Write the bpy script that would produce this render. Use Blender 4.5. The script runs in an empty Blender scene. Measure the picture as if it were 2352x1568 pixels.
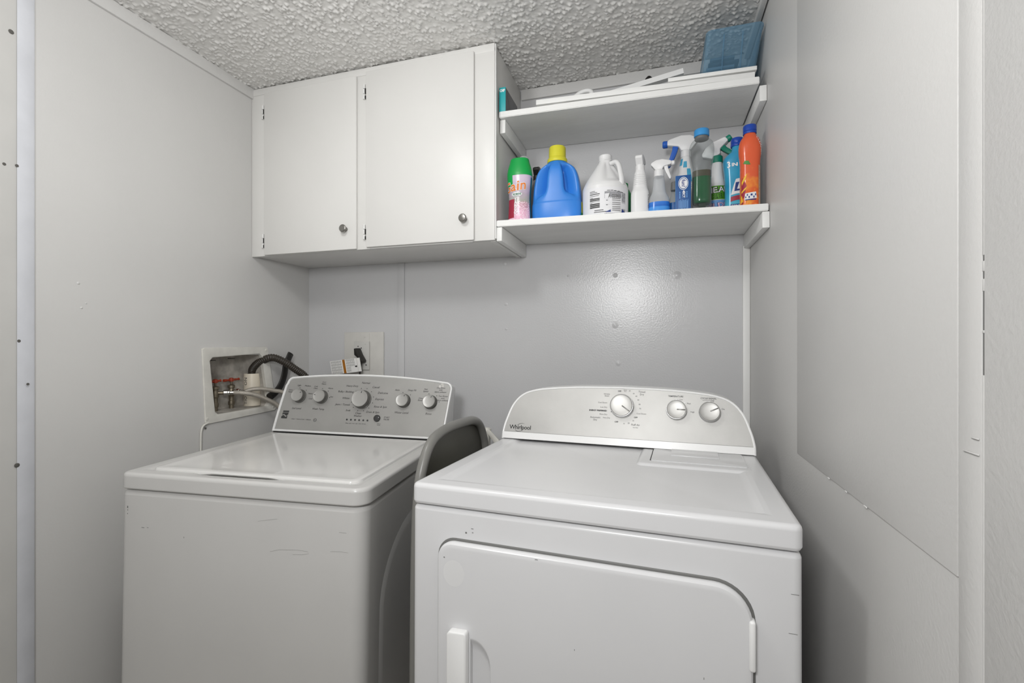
import bpy, bmesh, math, random
import numpy as np
from mathutils import Vector, Matrix, Euler

random.seed(7); RNG = np.random.default_rng(7)
PI = math.pi
SC = bpy.context.scene
COL = SC.collection

# ------------------------------------------------------------------ camera
cam_d = bpy.data.cameras.new('camera'); cam = bpy.data.objects.new('camera', cam_d); COL.objects.link(cam)
cam_d.sensor_width = 36.0; cam_d.lens = 1092.56 / 2352 * 36
cam_d.shift_y = 8.39 / 2352
cam_d.clip_start = 0.02
cam.location = (1.6562, -1.9667, 1.2108); cam.rotation_euler = (PI / 2, 0, 0.2966)
SC.camera = cam
# ------------------------------------------------------------------ world, lamps, exposure
W = bpy.data.worlds.new('world'); SC.world = W; W.use_nodes = True
bg = W.node_tree.nodes['Background']; bg.inputs[0].default_value = (1.0, 0.995, 0.985, 1); bg.inputs[1].default_value = 0.31
def area(name, loc, target, size, power, col=(1, 1, 1)):
    d = bpy.data.lights.new(name, 'AREA'); d.shape = 'DISK'; d.size = size; d.energy = power; d.color = col
    o = bpy.data.objects.new(name, d); COL.objects.link(o); o.location = loc
    o.rotation_euler = (Vector(target) - Vector(loc)).to_track_quat('-Z', 'Y').to_euler(); return o
area('photographer_flash', (1.41, -2.3, 1.68), (1.15, 0.0, 1.3), 0.32, 11.5, (1, 1, 1))
pl_d = bpy.data.lights.new('ceiling_lamp', 'POINT'); pl_d.energy = 11; pl_d.shadow_soft_size = 0.09; pl_d.color = (1, 1, 0.995)
pl_o = bpy.data.objects.new('ceiling_lamp', pl_d); COL.objects.link(pl_o); pl_o.location = (0.92, -1.40, 2.13)
SC.view_settings.view_transform = 'Standard'; SC.view_settings.look = 'None'
SC.view_settings.exposure = 0.30; SC.view_settings.gamma = 1.0; SC.view_settings.use_curve_mapping = False

# ------------------------------------------------------------------ materials
def s2l(c):
    return tuple((x / 12.92 if x <= 0.04045 else ((x + 0.055) / 1.055) ** 2.4) for x in c)
def rgb(h):
    h = h.lstrip('#'); return s2l(tuple(int(h[i:i + 2], 16) / 255 for i in (0, 2, 4)))
def mat(name, col, rough=0.5, metal=0.0, bump=0.0, bscale=60.0, vary=0.0, vscale=6.0, trans=0.0, ior=1.45, alpha=1.0, spec=0.5, stretch=None, coat=0.0, sub=0.0):
    m = bpy.data.materials.new(name); m.use_nodes = True
    nt = m.node_tree; p = nt.nodes['Principled BSDF']
    c = rgb(col) if isinstance(col, str) else col
    p.inputs['Base Color'].default_value = (*c, 1); p.inputs['Roughness'].default_value = rough
    p.inputs['Metallic'].default_value = metal; p.inputs['Transmission Weight'].default_value = trans
    p.inputs['IOR'].default_value = ior; p.inputs['Alpha'].default_value = alpha
    p.inputs['Specular IOR Level'].default_value = spec; p.inputs['Coat Weight'].default_value = coat
    tc = nt.nodes.new('ShaderNodeTexCoord'); src = tc.outputs['Object']
    if stretch:
        mp = nt.nodes.new('ShaderNodeMapping'); mp.inputs['Scale'].default_value = stretch
        nt.links.new(src, mp.inputs['Vector']); src = mp.outputs[0]
    if vary > 0:
        n = nt.nodes.new('ShaderNodeTexNoise'); n.inputs['Scale'].default_value = vscale; n.inputs['Detail'].default_value = 5
        nt.links.new(src, n.inputs['Vector'])
        mr = nt.nodes.new('ShaderNodeMapRange'); mr.inputs[1].default_value = 0.3; mr.inputs[2].default_value = 0.7
        mr.inputs[3].default_value = 1 - vary; mr.inputs[4].default_value = 1 + vary * 0.5
        nt.links.new(n.outputs['Fac'], mr.inputs[0])
        hs = nt.nodes.new('ShaderNodeHueSaturation'); hs.inputs['Color'].default_value = (*c, 1)
        nt.links.new(mr.outputs[0], hs.inputs['Value']); nt.links.new(hs.outputs[0], p.inputs['Base Color'])
    if bump > 0:
        n = nt.nodes.new('ShaderNodeTexNoise'); n.inputs['Scale'].default_value = bscale; n.inputs['Detail'].default_value = 3
        nt.links.new(src, n.inputs['Vector'])
        b = nt.nodes.new('ShaderNodeBump'); b.inputs['Strength'].default_value = bump; b.inputs['Distance'].default_value = 0.002
        nt.links.new(n.outputs['Fac'], b.inputs['Height']); nt.links.new(b.outputs[0], p.inputs['Normal'])
    return m
def ramp_mat(name, axis, lo, hi, stops, rough=0.35, noise=0.0, nscale=40, speck=None):
    """colour bands along one object axis (printed sleeve), optional noise warp and voronoi speckle"""
    m = bpy.data.materials.new(name); m.use_nodes = True; nt = m.node_tree; p = nt.nodes['Principled BSDF']
    p.inputs['Roughness'].default_value = rough
    tc = nt.nodes.new('ShaderNodeTexCoord'); sx = nt.nodes.new('ShaderNodeSeparateXYZ'); nt.links.new(tc.outputs['Object'], sx.inputs[0])
    mr = nt.nodes.new('ShaderNodeMapRange'); mr.inputs[1].default_value = lo; mr.inputs[2].default_value = hi
    nt.links.new(sx.outputs[axis], mr.inputs[0]); fac = mr.outputs[0]
    if noise > 0:
        n = nt.nodes.new('ShaderNodeTexNoise'); n.inputs['Scale'].default_value = nscale; nt.links.new(tc.outputs['Object'], n.inputs['Vector'])
        a = nt.nodes.new('ShaderNodeMath'); a.operation = 'MULTIPLY_ADD'; a.inputs[1].default_value = noise
        nt.links.new(n.outputs['Fac'], a.inputs[0]); nt.links.new(fac, a.inputs[2]); fac = a.outputs[0]
    cr = nt.nodes.new('ShaderNodeValToRGB'); nt.links.new(fac, cr.inputs[0])
    el = cr.color_ramp.elements
    while len(el) < len(stops): el.new(0.5)
    for e, (pos, c) in zip(el, stops): e.position = pos; e.color = (*rgb(c), 1)
    out = cr.outputs[0]
    if speck:
        v = nt.nodes.new('ShaderNodeTexVoronoi'); v.inputs['Scale'].default_value = speck[0]; nt.links.new(tc.outputs['Object'], v.inputs['Vector'])
        mx = nt.nodes.new('ShaderNodeMix'); mx.data_type = 'RGBA'; mx.blend_type = 'MIX'
        th = nt.nodes.new('ShaderNodeMath'); th.operation = 'LESS_THAN'; th.inputs[1].default_value = speck[1]; nt.links.new(v.outputs['Distance'], th.inputs[0])
        lt = nt.nodes.new('ShaderNodeMath'); lt.operation = 'LESS_THAN'; lt.inputs[1].default_value = speck[3]; nt.links.new(mr.outputs[0], lt.inputs[0])
        ml = nt.nodes.new('ShaderNodeMath'); ml.operation = 'MULTIPLY'; nt.links.new(th.outputs[0], ml.inputs[0]); nt.links.new(lt.outputs[0], ml.inputs[1])
        nt.links.new(ml.outputs[0], mx.inputs['Factor']); nt.links.new(out, mx.inputs['A']); mx.inputs['B'].default_value = (*rgb(speck[2]), 1); out = mx.outputs['Result']
    nt.links.new(out, p.inputs['Base Color'])
    return m
def clear_mat(name, tint, fac=0.22, rough=0.08, col=None):
    """thin clear plastic: see-through with a glossy skin"""
    m = bpy.data.materials.new(name); m.use_nodes = True; nt = m.node_tree
    for n in list(nt.nodes): nt.nodes.remove(n)
    o = nt.nodes.new('ShaderNodeOutputMaterial'); mix = nt.nodes.new('ShaderNodeMixShader')
    t = nt.nodes.new('ShaderNodeBsdfTransparent'); t.inputs[0].default_value = (*rgb(tint), 1)
    g = nt.nodes.new('ShaderNodeBsdfPrincipled'); g.inputs['Base Color'].default_value = (*rgb(col or tint), 1); g.inputs['Roughness'].default_value = rough
    lw = nt.nodes.new('ShaderNodeLayerWeight'); lw.inputs[0].default_value = 0.35
    a = nt.nodes.new('ShaderNodeMath'); a.operation = 'MULTIPLY_ADD'; a.inputs[1].default_value = 0.45; a.inputs[2].default_value = fac; a.use_clamp = True
    nt.links.new(lw.outputs['Facing'], a.inputs[0]); nt.links.new(a.outputs[0], mix.inputs[0])
    nt.links.new(t.outputs[0], mix.inputs[1]); nt.links.new(g.outputs[0], mix.inputs[2]); nt.links.new(mix.outputs[0], o.inputs[0])
    return m

M = {}
M['wall'] = mat('wall_paint', '#cfcecc', 0.42, bump=0.22, bscale=170, vary=0.03, vscale=2.5)
M['wall_back'] = mat('wall_paint_gloss', '#c9c9ca', 0.24, bump=0.23, bscale=160, vary=0.03, vscale=2.0)
M['trim'] = mat('trim_paint', '#e9e9e7', 0.4, bump=0.12, bscale=60, vary=0.02)
M['casing'] = mat('casing_paint', '#c6c5c2', 0.5, bump=0.15, bscale=50, vary=0.05)
M['casing_edge'] = mat('casing_streak_tint', '#dcdee4', 0.35, bump=0.1, bscale=50, vary=0.06, vscale=14)  # specular streak along the casing, painted in as a bluish-white colour
M['ceiling'] = mat('ceiling_popcorn', '#dedddA', 0.33, bump=0.3, bscale=260)
M['floor'] = mat('floor_vinyl', '#9a948a', 0.5, vary=0.12, vscale=5)
M['cab'] = mat('cabinet_paint', '#e3e2df', 0.38, bump=0.10, bscale=45, vary=0.03, vscale=3)
M['shelf'] = mat('shelf_paint', '#eeeeec', 0.42, bump=0.22, bscale=55, vary=0.05, vscale=7, stretch=(0.5, 2, 1))
M['enamel'] = mat('white_enamel', '#d6d6d7', 0.25, vary=0.025, vscale=4, bump=0.02, bscale=300)
M['enamel_w'] = mat('washer_enamel', '#c8c7c5', 0.22, vary=0.03, vscale=4, bump=0.02, bscale=300)
M['plastic'] = mat('white_plastic', '#ebebea', 0.3)
M['lidgloss'] = mat('lid_enamel', '#d9d8d6', 0.1, vary=0.02)
M['steel'] = mat('brushed_steel', '#b7b6b3', 0.46, metal=0.4, vary=0.08, vscale=9, bump=0.05, bscale=220, stretch=(1, 1, 1))
M['steel_w'] = mat('brushed_steel_washer', '#a9a8a5', 0.43, metal=0.45, vary=0.08, vscale=8, bump=0.05, bscale=220)
M['knob'] = mat('satin_knob', '#b4b3b0', 0.42, metal=0.6)
M['chrome'] = mat('chrome', '#dcdcdc', 0.12, metal=1.0)
M['knobside'] = mat('dark_knob_side', '#6a6966', 0.3, metal=0.6)
M['nickel'] = mat('brushed_nickel', '#8f8d89', 0.3, metal=0.9)
M['ink'] = mat('dark_ink', '#3a3a3a', 0.5)
M['ink2'] = mat('grey_ink', '#6c6c6a', 0.5)
M['inkk'] = mat('black_ink', '#161616', 0.5)
M['gap'] = mat('dark_gap', '#242322', 0.8)
M['hole'] = mat('dark_hole', '#5c5a56', 0.9)
M['grey'] = mat('grey_powder_coat', '#7d7c78', 0.32, bump=0.05, bscale=200)
M['greyp'] = mat('grey_panel', '#525149', 0.42)
M['boxw'] = mat('old_white_paint', '#dcdad3', 0.55, vary=0.10, vscale=22, bump=0.2, bscale=60)
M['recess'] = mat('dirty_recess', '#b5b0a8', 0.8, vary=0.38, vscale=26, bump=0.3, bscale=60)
M['pvc'] = mat('cream_pvc', '#e0d7c6', 0.4, vary=0.05, vscale=15)
M['brass'] = mat('old_brass', '#8b8272', 0.42, metal=0.8, vary=0.25, vscale=60)
M['red'] = mat('red_enamel', '#9c3a22', 0.45, vary=0.15, vscale=60)
M['silver'] = mat('silver_nut', '#c9c7c2', 0.22, metal=1.0)
M['braid'] = mat('braided_hose', '#b9b3a9', 0.34, metal=0.5, bump=0.8, bscale=500)
M['black'] = mat('black_rubber', '#22201e', 0.42, bump=0.05, bscale=200)
M['blackhose'] = mat('black_corrugated', '#3a352f', 0.42)
M['outlet'] = mat('outlet_paint', '#c9c8c4', 0.45, bump=0.1, bscale=60)
M['plate'] = mat('plate_paint', '#cfcdc8', 0.5, vary=0.05, vscale=18, bump=0.12, bscale=60)
M['paper'] = mat('tag_paper', '#eeedea', 0.7)
M['orange_band'] = mat('orange_band', '#a86a18', 0.6)

# ------------------------------------------------------------------ mesh helpers
def finish(name, bm, m, parent=None, sharp=35, loc=None, rot=None):
    me = bpy.data.meshes.new(name); bmesh.ops.recalc_face_normals(bm, faces=bm.faces[:]); bm.to_mesh(me); bm.free()
    return from_mesh(name, me, m, parent, sharp, loc, rot)
def from_mesh(name, me, m, parent=None, sharp=35, loc=None, rot=None):
    me.shade_smooth(); me.set_sharp_from_angle(angle=math.radians(sharp))
    if m is not None: me.materials.append(M[m] if isinstance(m, str) else m)
    o = bpy.data.objects.new(name, me); COL.objects.link(o)
    if parent: o.parent = parent
    if loc: o.location = loc
    if rot: o.rotation_euler = rot
    return o
def empty(name, loc=(0, 0, 0), rot=(0, 0, 0)):
    o = bpy.data.objects.new(name, None); COL.objects.link(o); o.location = loc; o.rotation_euler = rot
    o.empty_display_size = 0.05; return o
def tag(o, label, cat, group=None):
    o['label'] = label; o['category'] = cat
    if group: o['group'] = group
    return o
def struct(o): o['kind'] = 'structure'; return o
def bx(bm, x0, x1, y0, y1, z0, z1, bev=0.0, seg=2):
    t = bmesh.new(); bmesh.ops.create_cube(t, size=1)
    for v in t.verts: v.co = ((x0 + x1) / 2 + v.co.x * (x1 - x0), (y0 + y1) / 2 + v.co.y * (y1 - y0), (z0 + z1) / 2 + v.co.z * (z1 - z0))
    if bev > 0: bmesh.ops.bevel(t, geom=t.edges[:], offset=bev, segments=seg, profile=0.5, affect='EDGES')
    merge(bm, t); return bm
def merge(bm, t, mtx=None):
    if mtx is not None: bmesh.ops.transform(t, matrix=mtx, verts=t.verts[:])
    me = bpy.data.meshes.new('tmp'); t.to_mesh(me); t.free(); bm.from_mesh(me); bpy.data.meshes.remove(me)
def box(name, x0, x1, y0, y1, z0, z1, m, parent=None, bev=0.002, seg=2, loc=None, rot=None):
    return finish(name, bx(bmesh.new(), x0, x1, y0, y1, z0, z1, bev, seg), m, parent, loc=loc, rot=rot)
def loops_mesh(loops, close=True, cap0=True, cap1=True, bm=None):
    bm = bm or bmesh.new(); vs = [[bm.verts.new(p) for p in L] for L in loops]; n = len(loops[0])
    for a, b in zip(vs[:-1], vs[1:]):
        for i in range(n if close else n - 1):
            j = (i + 1) % n
            try: bm.faces.new((a[i], a[j], b[j], b[i]))
            except ValueError: pass
    if cap0: bm.faces.new(vs[0][::-1])
    if cap1: bm.faces.new(vs[-1])
    return bm
def prism(poly, d0, d1, axis='y', bev=0.0, seg=2):
    """extrude a 2-D polygon (u,v); axis y: (u,d,v); axis x: (d,u,v); axis z: (u,v,d)"""
    f = {'y': lambda u, v, d: (u, d, v), 'x': lambda u, v, d: (d, u, v), 'z': lambda u, v, d: (u, v, d)}[axis]
    bm = loops_mesh([[f(u, v, d0) for u, v in poly], [f(u, v, d1) for u, v in poly]])
    if bev > 0:
        bmesh.ops.recalc_face_normals(bm, faces=bm.faces[:])
        ed = [e for e in bm.edges if len(e.link_faces) == 2 and e.calc_face_angle(0) > 0.5]
        bmesh.ops.bevel(bm, geom=ed, offset=bev, segments=seg, profile=0.5, affect='EDGES')
    return bm
def rr(x0, x1, y0, y1, r, nc=6, ns=10):
    """rounded-rectangle loop (counter-clockwise); r = radius or four radii (x0y0, x1y0, x1y1, x0y1)"""
    R = r if isinstance(r, (tuple, list)) else (r,) * 4
    cs = [(x0 + R[0], y0 + R[0], PI, R[0]), (x1 - R[1], y0 + R[1], 1.5 * PI, R[1]), (x1 - R[2], y1 - R[2], 0, R[2]), (x0 + R[3], y1 - R[3], 0.5 * PI, R[3])]
    pts = []
    for k, (cx, cy, a0, rad) in enumerate(cs):
        arc = [(cx + rad * math.cos(a0 + i / nc * PI / 2), cy + rad * math.sin(a0 + i / nc * PI / 2)) for i in range(nc + 1)]
        pts += arc
        nx, ny, na, nr = cs[(k + 1) % 4]; q = (nx + nr * math.cos(na), ny + nr * math.sin(na)); p = arc[-1]
        pts += [(p[0] + (q[0] - p[0]) * i / ns, p[1] + (q[1] - p[1]) * i / ns) for i in range(1, ns)]
    return pts
def rr_stack(steps, x0, x1, y0, y1, r, zf=None, nc=6, ns=14, cap0=True, cap1=True, sup=True):
    """stack of inset rounded rectangles: steps = (inset, z); long spans get support loops"""
    loops = []
    if sup:
        st = [steps[0]]
        for (i0, z0), (i1, z1) in zip(steps[:-1], steps[1:]):
            d = math.hypot(i1 - i0, z1 - z0)
            if d > .007:
                for t in (.0012 / d, 1 - .0012 / d): st.append((i0 + (i1 - i0) * t, z0 + (z1 - z0) * t))
            st.append((i1, z1))
        steps = st
    for ins, z in steps:
        R = [max(0.002, q - ins) for q in (r if isinstance(r, (tuple, list)) else (r,) * 4)]
        L = [(x, y, z) for x, y in rr(x0 + ins, x1 - ins, y0 + ins, y1 - ins, R, nc, ns)]
        if zf: L = [(x, y, z + zf(x, y, ins)) for x, y, z in L]
        loops.append(L)
    return loops_mesh(loops, cap0=cap0, cap1=cap1)
def catmull(pts, n=8):
    P = [np.array(p, float) for p in pts]; P = [2 * P[0] - P[1]] + P + [2 * P[-1] - P[-2]]; out = []
    for i in range(1, len(P) - 2):
        for k in range(n):
            t = k / n; a, b, c, d = P[i - 1:i + 3]
            out.append(0.5 * (2 * b + (c - a) * t + (2 * a - 5 * b + 4 * c - d) * t * t + (3 * b - a - 3 * c + d) * t ** 3))
    out.append(P[-2]); return out
def tube(path, r, n=12, smooth=6, flat=1.0, bm=None, up=None, rf=None):
    pts = catmull(path, smooth) if smooth else [np.array(p, float) for p in path]
    loops = []; T0 = None; N = None
    for i, p in enumerate(pts):
        t = pts[min(i + 1, len(pts) - 1)] - pts[max(i - 1, 0)]; t = t / (np.linalg.norm(t) + 1e-12)
        if N is None:
            u = np.array(up if up else ((0, 0, 1) if abs(t[2]) < 0.9 else (1, 0, 0)), float); N = u - t * (u @ t)
        else: N = N - t * (N @ t)
        N = N / np.linalg.norm(N); Bn = np.cross(t, N)
        rad = rf(i) if rf else (r[min(i, len(r) - 1)] if isinstance(r, (list, tuple)) else r)
        loops.append([tuple(p + rad * (math.cos(2 * PI * k / n) * N + flat * math.sin(2 * PI * k / n) * Bn)) for k in range(n)])
    return loops_mesh(loops, bm=bm)
def lathe(prof, n=32, bm=None, mtx=None):
    """profile of (r, z)"""
    t = loops_mesh([[(max(r, 1e-5) * math.cos(2 * PI * k / n), max(r, 1e-5) * math.sin(2 * PI * k / n), z) for k in range(n)] for r, z in prof])
    if bm is None and mtx is None: return t
    b = bm or bmesh.new(); merge(b, t, mtx); return b
def along(p, d):
    """matrix placing local +z along direction d at p"""
    return Matrix.Translation(p) @ Vector(d).to_track_quat('Z', 'Y').to_matrix().to_4x4()

class Loft:
    """superelliptic bottle: sections (z, rx, ry, cx, cy, p)"""
    def __init__(s, secs, smooth=4, dent=None):
        secs = [tuple(q) + (0, 0, 2.2)[len(q) - 3:] if len(q) < 6 else q for q in secs]
        s.S = catmull(secs, smooth) if smooth else [np.array(q, float) for q in secs]
        s.z = np.array([q[0] for q in s.S]); s.z = np.maximum.accumulate(s.z); s.A = np.array(s.S); s.dent = dent
    def pt(s, z, ang, off=0.0):
        v = [np.interp(z, s.z + np.arange(len(s.z)) * 1e-9, s.A[:, k]) for k in range(1, 6)]
        return s.raw(z, ang, v, off)
    def raw(s, z, ang, v, off=0.0):
        rx, ry, cx, cy, p = v; c, q = math.cos(ang), math.sin(ang); e = 2 / max(p, 1.2)
        d = s.dent(z, ang) if s.dent else 0.0
        x = (max(rx, 1e-5) - d + off) * math.copysign(abs(c) ** e, c); y = (max(ry, 1e-5) - d + off) * math.copysign(abs(q) ** e, q)
        return (cx + x, cy + y, z)
    def mesh(s, n=40):
        return loops_mesh([[s.raw(q[0], 2 * PI * k / n, q[1:], 0) for k in range(n)] for q in s.S])
    def patch(s, a0, a1, z0, z1, off=0.0007, na=18, nz=8, top=None):
        bm = bmesh.new(); g = []
        for j in range(nz + 1):
            row = []
            for i in range(na + 1):
                a = math.radians(a0 + (a1 - a0) * i / na); zt = top(i / na) if top else z1
                row.append(bm.verts.new(s.pt(z0 + (zt - z0) * j / nz, a, off)))
            g.append(row)
        for j in range(nz):
            for i in range(na): bm.faces.new((g[j][i], g[j][i + 1], g[j + 1][i + 1], g[j + 1][i]))
        return bm

# --- lettering
def text2d(txt, size, align='CENTER', shear=0.0, spacing=1.0, bold=0.0, line=1.0):
    cu = bpy.data.curves.new('txt', 'FONT'); cu.body = txt; cu.size = size; cu.align_x = align; cu.align_y = 'CENTER'
    cu.shear = shear; cu.space_character = spacing; cu.offset = bold; cu.resolution_u = 2; cu.space_line = line
    o = bpy.data.objects.new('txt', cu); me = bpy.data.meshes.new_from_object(o)
    V = [(v.co.x, v.co.y) for v in me.vertices]; F = [tuple(p.vertices) for p in me.polygons]
    bpy.data.objects.remove(o); bpy.data.curves.remove(cu); bpy.data.meshes.remove(me); return V, F
def cut2d(V, F, step=.0025):
    bm = bmesh.new(); vs = [bm.verts.new((x, y, 0)) for x, y in V]
    for f in F:
        try: bm.faces.new([vs[i] for i in f])
        except ValueError: pass
    xs = [x for x, _ in V]; n = int((max(xs) - min(xs)) / step)
    for k in range(1, n + 1): bmesh.ops.bisect_plane(bm, geom=bm.verts[:] + bm.edges[:] + bm.faces[:], plane_co=(min(xs) + k * step, 0, 0), plane_no=(1, 0, 0))
    bm.verts.index_update(); V = [(v.co.x, v.co.y) for v in bm.verts]; F = [tuple(v.index for v in f.verts) for f in bm.faces]; bm.free(); return V, F
def lettering(name, items, fn, m, parent, wrap=False):
    """items: (text, u, v, size, opts); fn(u, v) -> 3-D point; each word is its own part"""
    for it in items:
        txt, u, v, size = it[:4]; op = dict(it[4]) if len(it) > 4 else {}
        rot = op.pop('rot', 0); V, F = text2d(txt, size, **op); c, s = math.cos(rot), math.sin(rot)
        V = [(u + x * c - y * s, v + x * s + y * c) for x, y in V]
        if wrap: V, F = cut2d(V, F)
        me = bpy.data.meshes.new(name); me.from_pydata([fn(x, y) for x, y in V], [], F); me.update()
        from_mesh(name, me, m, parent)
def marks(name, quads, fn, m, parent, wrap=False):
    """small flat printed shapes: polygons of (u, v)"""
    VV, FF = [], []
    for q in quads: k = len(VV); VV += q; FF.append(tuple(range(k, k + len(q))))
    if wrap: VV, FF = cut2d(VV, FF)
    me = bpy.data.meshes.new(name); me.from_pydata([fn(u, v) for u, v in VV], [], FF); me.update(); o = from_mesh(name, me, m, parent)
    if len(quads) > 1: o['kind'] = 'stuff'
    return o
def rect(u, v, w, h): return [(u - w / 2, v - h / 2), (u + w / 2, v - h / 2), (u + w / 2, v + h / 2), (u - w / 2, v + h / 2)]
def disc(u, v, r, n=14, ry=None): return [(u + r * math.cos(2 * PI * k / n), v + (ry or r) * math.sin(2 * PI * k / n)) for k in range(n)]
def ring(u, v, r0, r1, n=28, ky=1.0):
    return [[(u + r * math.cos(2 * PI * a / n), v + ky * r * math.sin(2 * PI * a / n)) for r, a in ((r0, k), (r1, k), (r1, k + 1), (r0, k + 1))] for k in range(n)]

# ================================================================== the room
RW = 1.9875; CZ = 2.305; YB = -3.1
struct(box('floor', -0.1, RW + 0.1, YB, 0.1, -0.05, 0.0, 'floor', bev=0))
# back wall
wb = struct(box('wall_back', -0.1, RW + 0.1, 0.0, 0.1, 0, CZ + 0.05, 'wall_back', bev=0))
for i, (x, z, r) in enumerate(((1.02, 1.565, .006), (1.027, 1.389, .005), (1.029, 1.281, .004), (1.493, 1.494, .006), (1.493, 1.291, .008), (1.505, 1.137, .007), (1.73, 1.484, .010), (1.30, 1.50, .003))):
    d = finish('nail_bump', lathe([(r * 1.9, -0.0003), (r * 1.5, 0.0002), (r * 1.1, 0.0008), (r * .7, 0.0017), (r * .35, 0.0023), (0.0003, 0.0025)], 24), 'wall_back', wb, 60, (x, 0, z), (PI / 2, 0, 0))
# left wall with the recess for the water box
bm = bmesh.new()
HY0, HY1, HZ0, HZ1 = -0.556, -0.256, 0.936, 1.17
for a in ((YB, HY0, 0, CZ + .05), (HY1, 0.1, 0, CZ + .05), (HY0, HY1, 0, HZ0), (HY0, HY1, HZ1, CZ + .05)): bx(bm, -0.14, 0, a[0], a[1], a[2], a[3])
bmesh.ops.remove_doubles(bm, verts=bm.verts[:], dist=1e-5)
wl = struct(finish('wall_left', bm, 'wall'))
for (y, z, r) in ((-0.985, 1.396, .005), (-0.977, 1.323, .004), (-0.965, 1.338, .003)):
    finish('nail_bump', lathe([(r, -0.0004), (r * .7, 0.0012), (0.0003, 0.002)], 16), 'wall', wl, 60, (0, y, z), (0, PI / 2, 0))
# right wall: base sheet, overlaid panel, joint, nearer panel
wr = struct(box('wall_right', RW, RW + 0.1, YB, 0.1, 0, CZ + .05, 'wall', bev=0))
box('wall_panel', RW - 0.0025, RW + .001, -1.296, -0.641, 0.945, CZ, 'wall', wr, bev=0.0012)
box('wall_panel', RW - 0.0022, RW + .001, YB, -1.342, 0.0, CZ, 'wall', wr, bev=0.001)
box('joint_strip', RW - 0.0018, RW + .001, -1.338, -1.2965, 0.0, CZ, 'wall', wr, bev=0.0012)
for z0, z1 in ((0, 1.179), (1.2235, 1.2265), (1.268, 1.281), (1.289, 1.300), (1.306, CZ)):
    box('caulk_bead', RW - 0.0017, RW + .001, -1.3425, -1.3375, z0, z1, 'wall', wr, bev=0.0006)
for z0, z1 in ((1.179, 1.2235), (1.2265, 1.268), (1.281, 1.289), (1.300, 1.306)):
    box('crack_shade', RW - 0.0012, RW + .001, -1.3418, -1.3385, z0, z1, 'ink2', wr, bev=0)  # solid grey strips carry the shade of the shallow crack in their colour
for y0, y1, z in ((-1.335, -1.322, 1.109), (-1.335, -1.308, 1.092)):
    box('paint_ridge', RW - 0.0036, RW - .002, y0, y1, z, z + 0.0022, 'wall', wr, bev=0.001)
for k in range(3):
    y = -0.86 - 0.085 * k - random.random() * .02
    box('paint_chip', RW - 0.0043, RW - 0.003, y - .008 - random.random() * .012, y, 0.9435, 0.9462, 'trim', wr, bev=0.0006)

# unseen wall added behind the camera; its doorway limits light on the washer side
bm = bmesh.new()
for a in ((-.1, 0.92, 0, CZ + .05), (1.86, RW + .1, 0, CZ + .05), (0.92, 1.86, 2.06, CZ + .05)): bx(bm, a[0], a[1], -2.62, -2.52, a[2], a[3])
struct(finish('light_block_wall', bm, 'wall'))

# popcorn ceiling: real relief over the part in view
def popcorn():
    g = 0.0036; x0, x1, y0, y1 = -0.02, RW + 0.02, -1.30, 0.02
    nx, ny = int((x1 - x0) / g), int((y1 - y0) / g); H = np.zeros((ny, nx)); n = int(nx * ny * 0.085)
    cx = RNG.integers(3, nx - 4, n); cy = RNG.integers(3, ny - 4, n); hh = 0.0016 + 0.0066 * RNG.random(n) ** 1.5; rad = 0.85 + 0.8 * RNG.random(n)
    yy, xx = np.mgrid[-3:4, -3:4]; ax = RNG.normal(0, .35, (n, 2))
    for i in range(n):
        d = ((xx - ax[i, 0]) ** 2 + (yy - ax[i, 1]) ** 2) / (rad[i] ** 2)
        k = hh[i] * np.exp(-d); s = H[cy[i] - 3:cy[i] + 4, cx[i] - 3:cx[i] + 4]; np.maximum(s, k, out=s)
    X, Y = np.meshgrid(np.linspace(x0, x1, nx), np.linspace(y0, y1, ny))
    V = np.stack([X, Y, CZ - H], -1).reshape(-1, 3)
    idx = np.arange(nx * ny).reshape(ny, nx); F = np.stack([idx[:-1, :-1], idx[1:, :-1], idx[1:, 1:], idx[:-1, 1:]], -1).reshape(-1, 4)
    k = len(V)
    V = np.vstack([V, [(x0, YB, CZ), (x1, YB, CZ), (x1, y0, CZ), (x0, y0, CZ), (-.1, YB, CZ + .06), (RW + .1, YB, CZ + .06), (RW + .1, .1, CZ + .06), (-.1, .1, CZ + .06)]])
    me = bpy.data.meshes.new('ceiling')
    F = F.tolist() + [[k, k + 3, k + 2, k + 1], [k + 4, k + 5, k + 6, k + 7]]
    me.from_pydata(V.tolist(), [], F); me.update(); return me
me = popcorn(); me.shade_smooth(); me.materials.append(M['ceiling'])
o = bpy.data.objects.new('ceiling', me); COL.objects.link(o); struct(o)

# trims
struct(box('trim_1', -0.001, 0.010, -1.094, 0.0, 2.259, CZ - .002, 'wall', bev=0.002))       # strip under ceiling, left wall
struct(box('trim_2', 1.10, RW - .012, -0.011, 0.001, 2.257, CZ - .004, 'wall', bev=0.002))   # strip under ceiling, back wall
struct(box('trim_3', 0.501, 0.535, -0.007, 0.001, 0.0, 1.592, 'wall_back', bev=0.002))       # batten on the back wall
struct(box('trim_4', 1.9625, RW - .0005, -0.012, 0.001, 0.0, 1.583, 'trim', bev=0.002))      # corner strip right
struct(box('trim_5', RW - 0.022, RW - .004, YB, -0.012, CZ - 0.026, CZ - .003, 'trim', bev=0.003))  # right wall under ceiling
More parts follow.
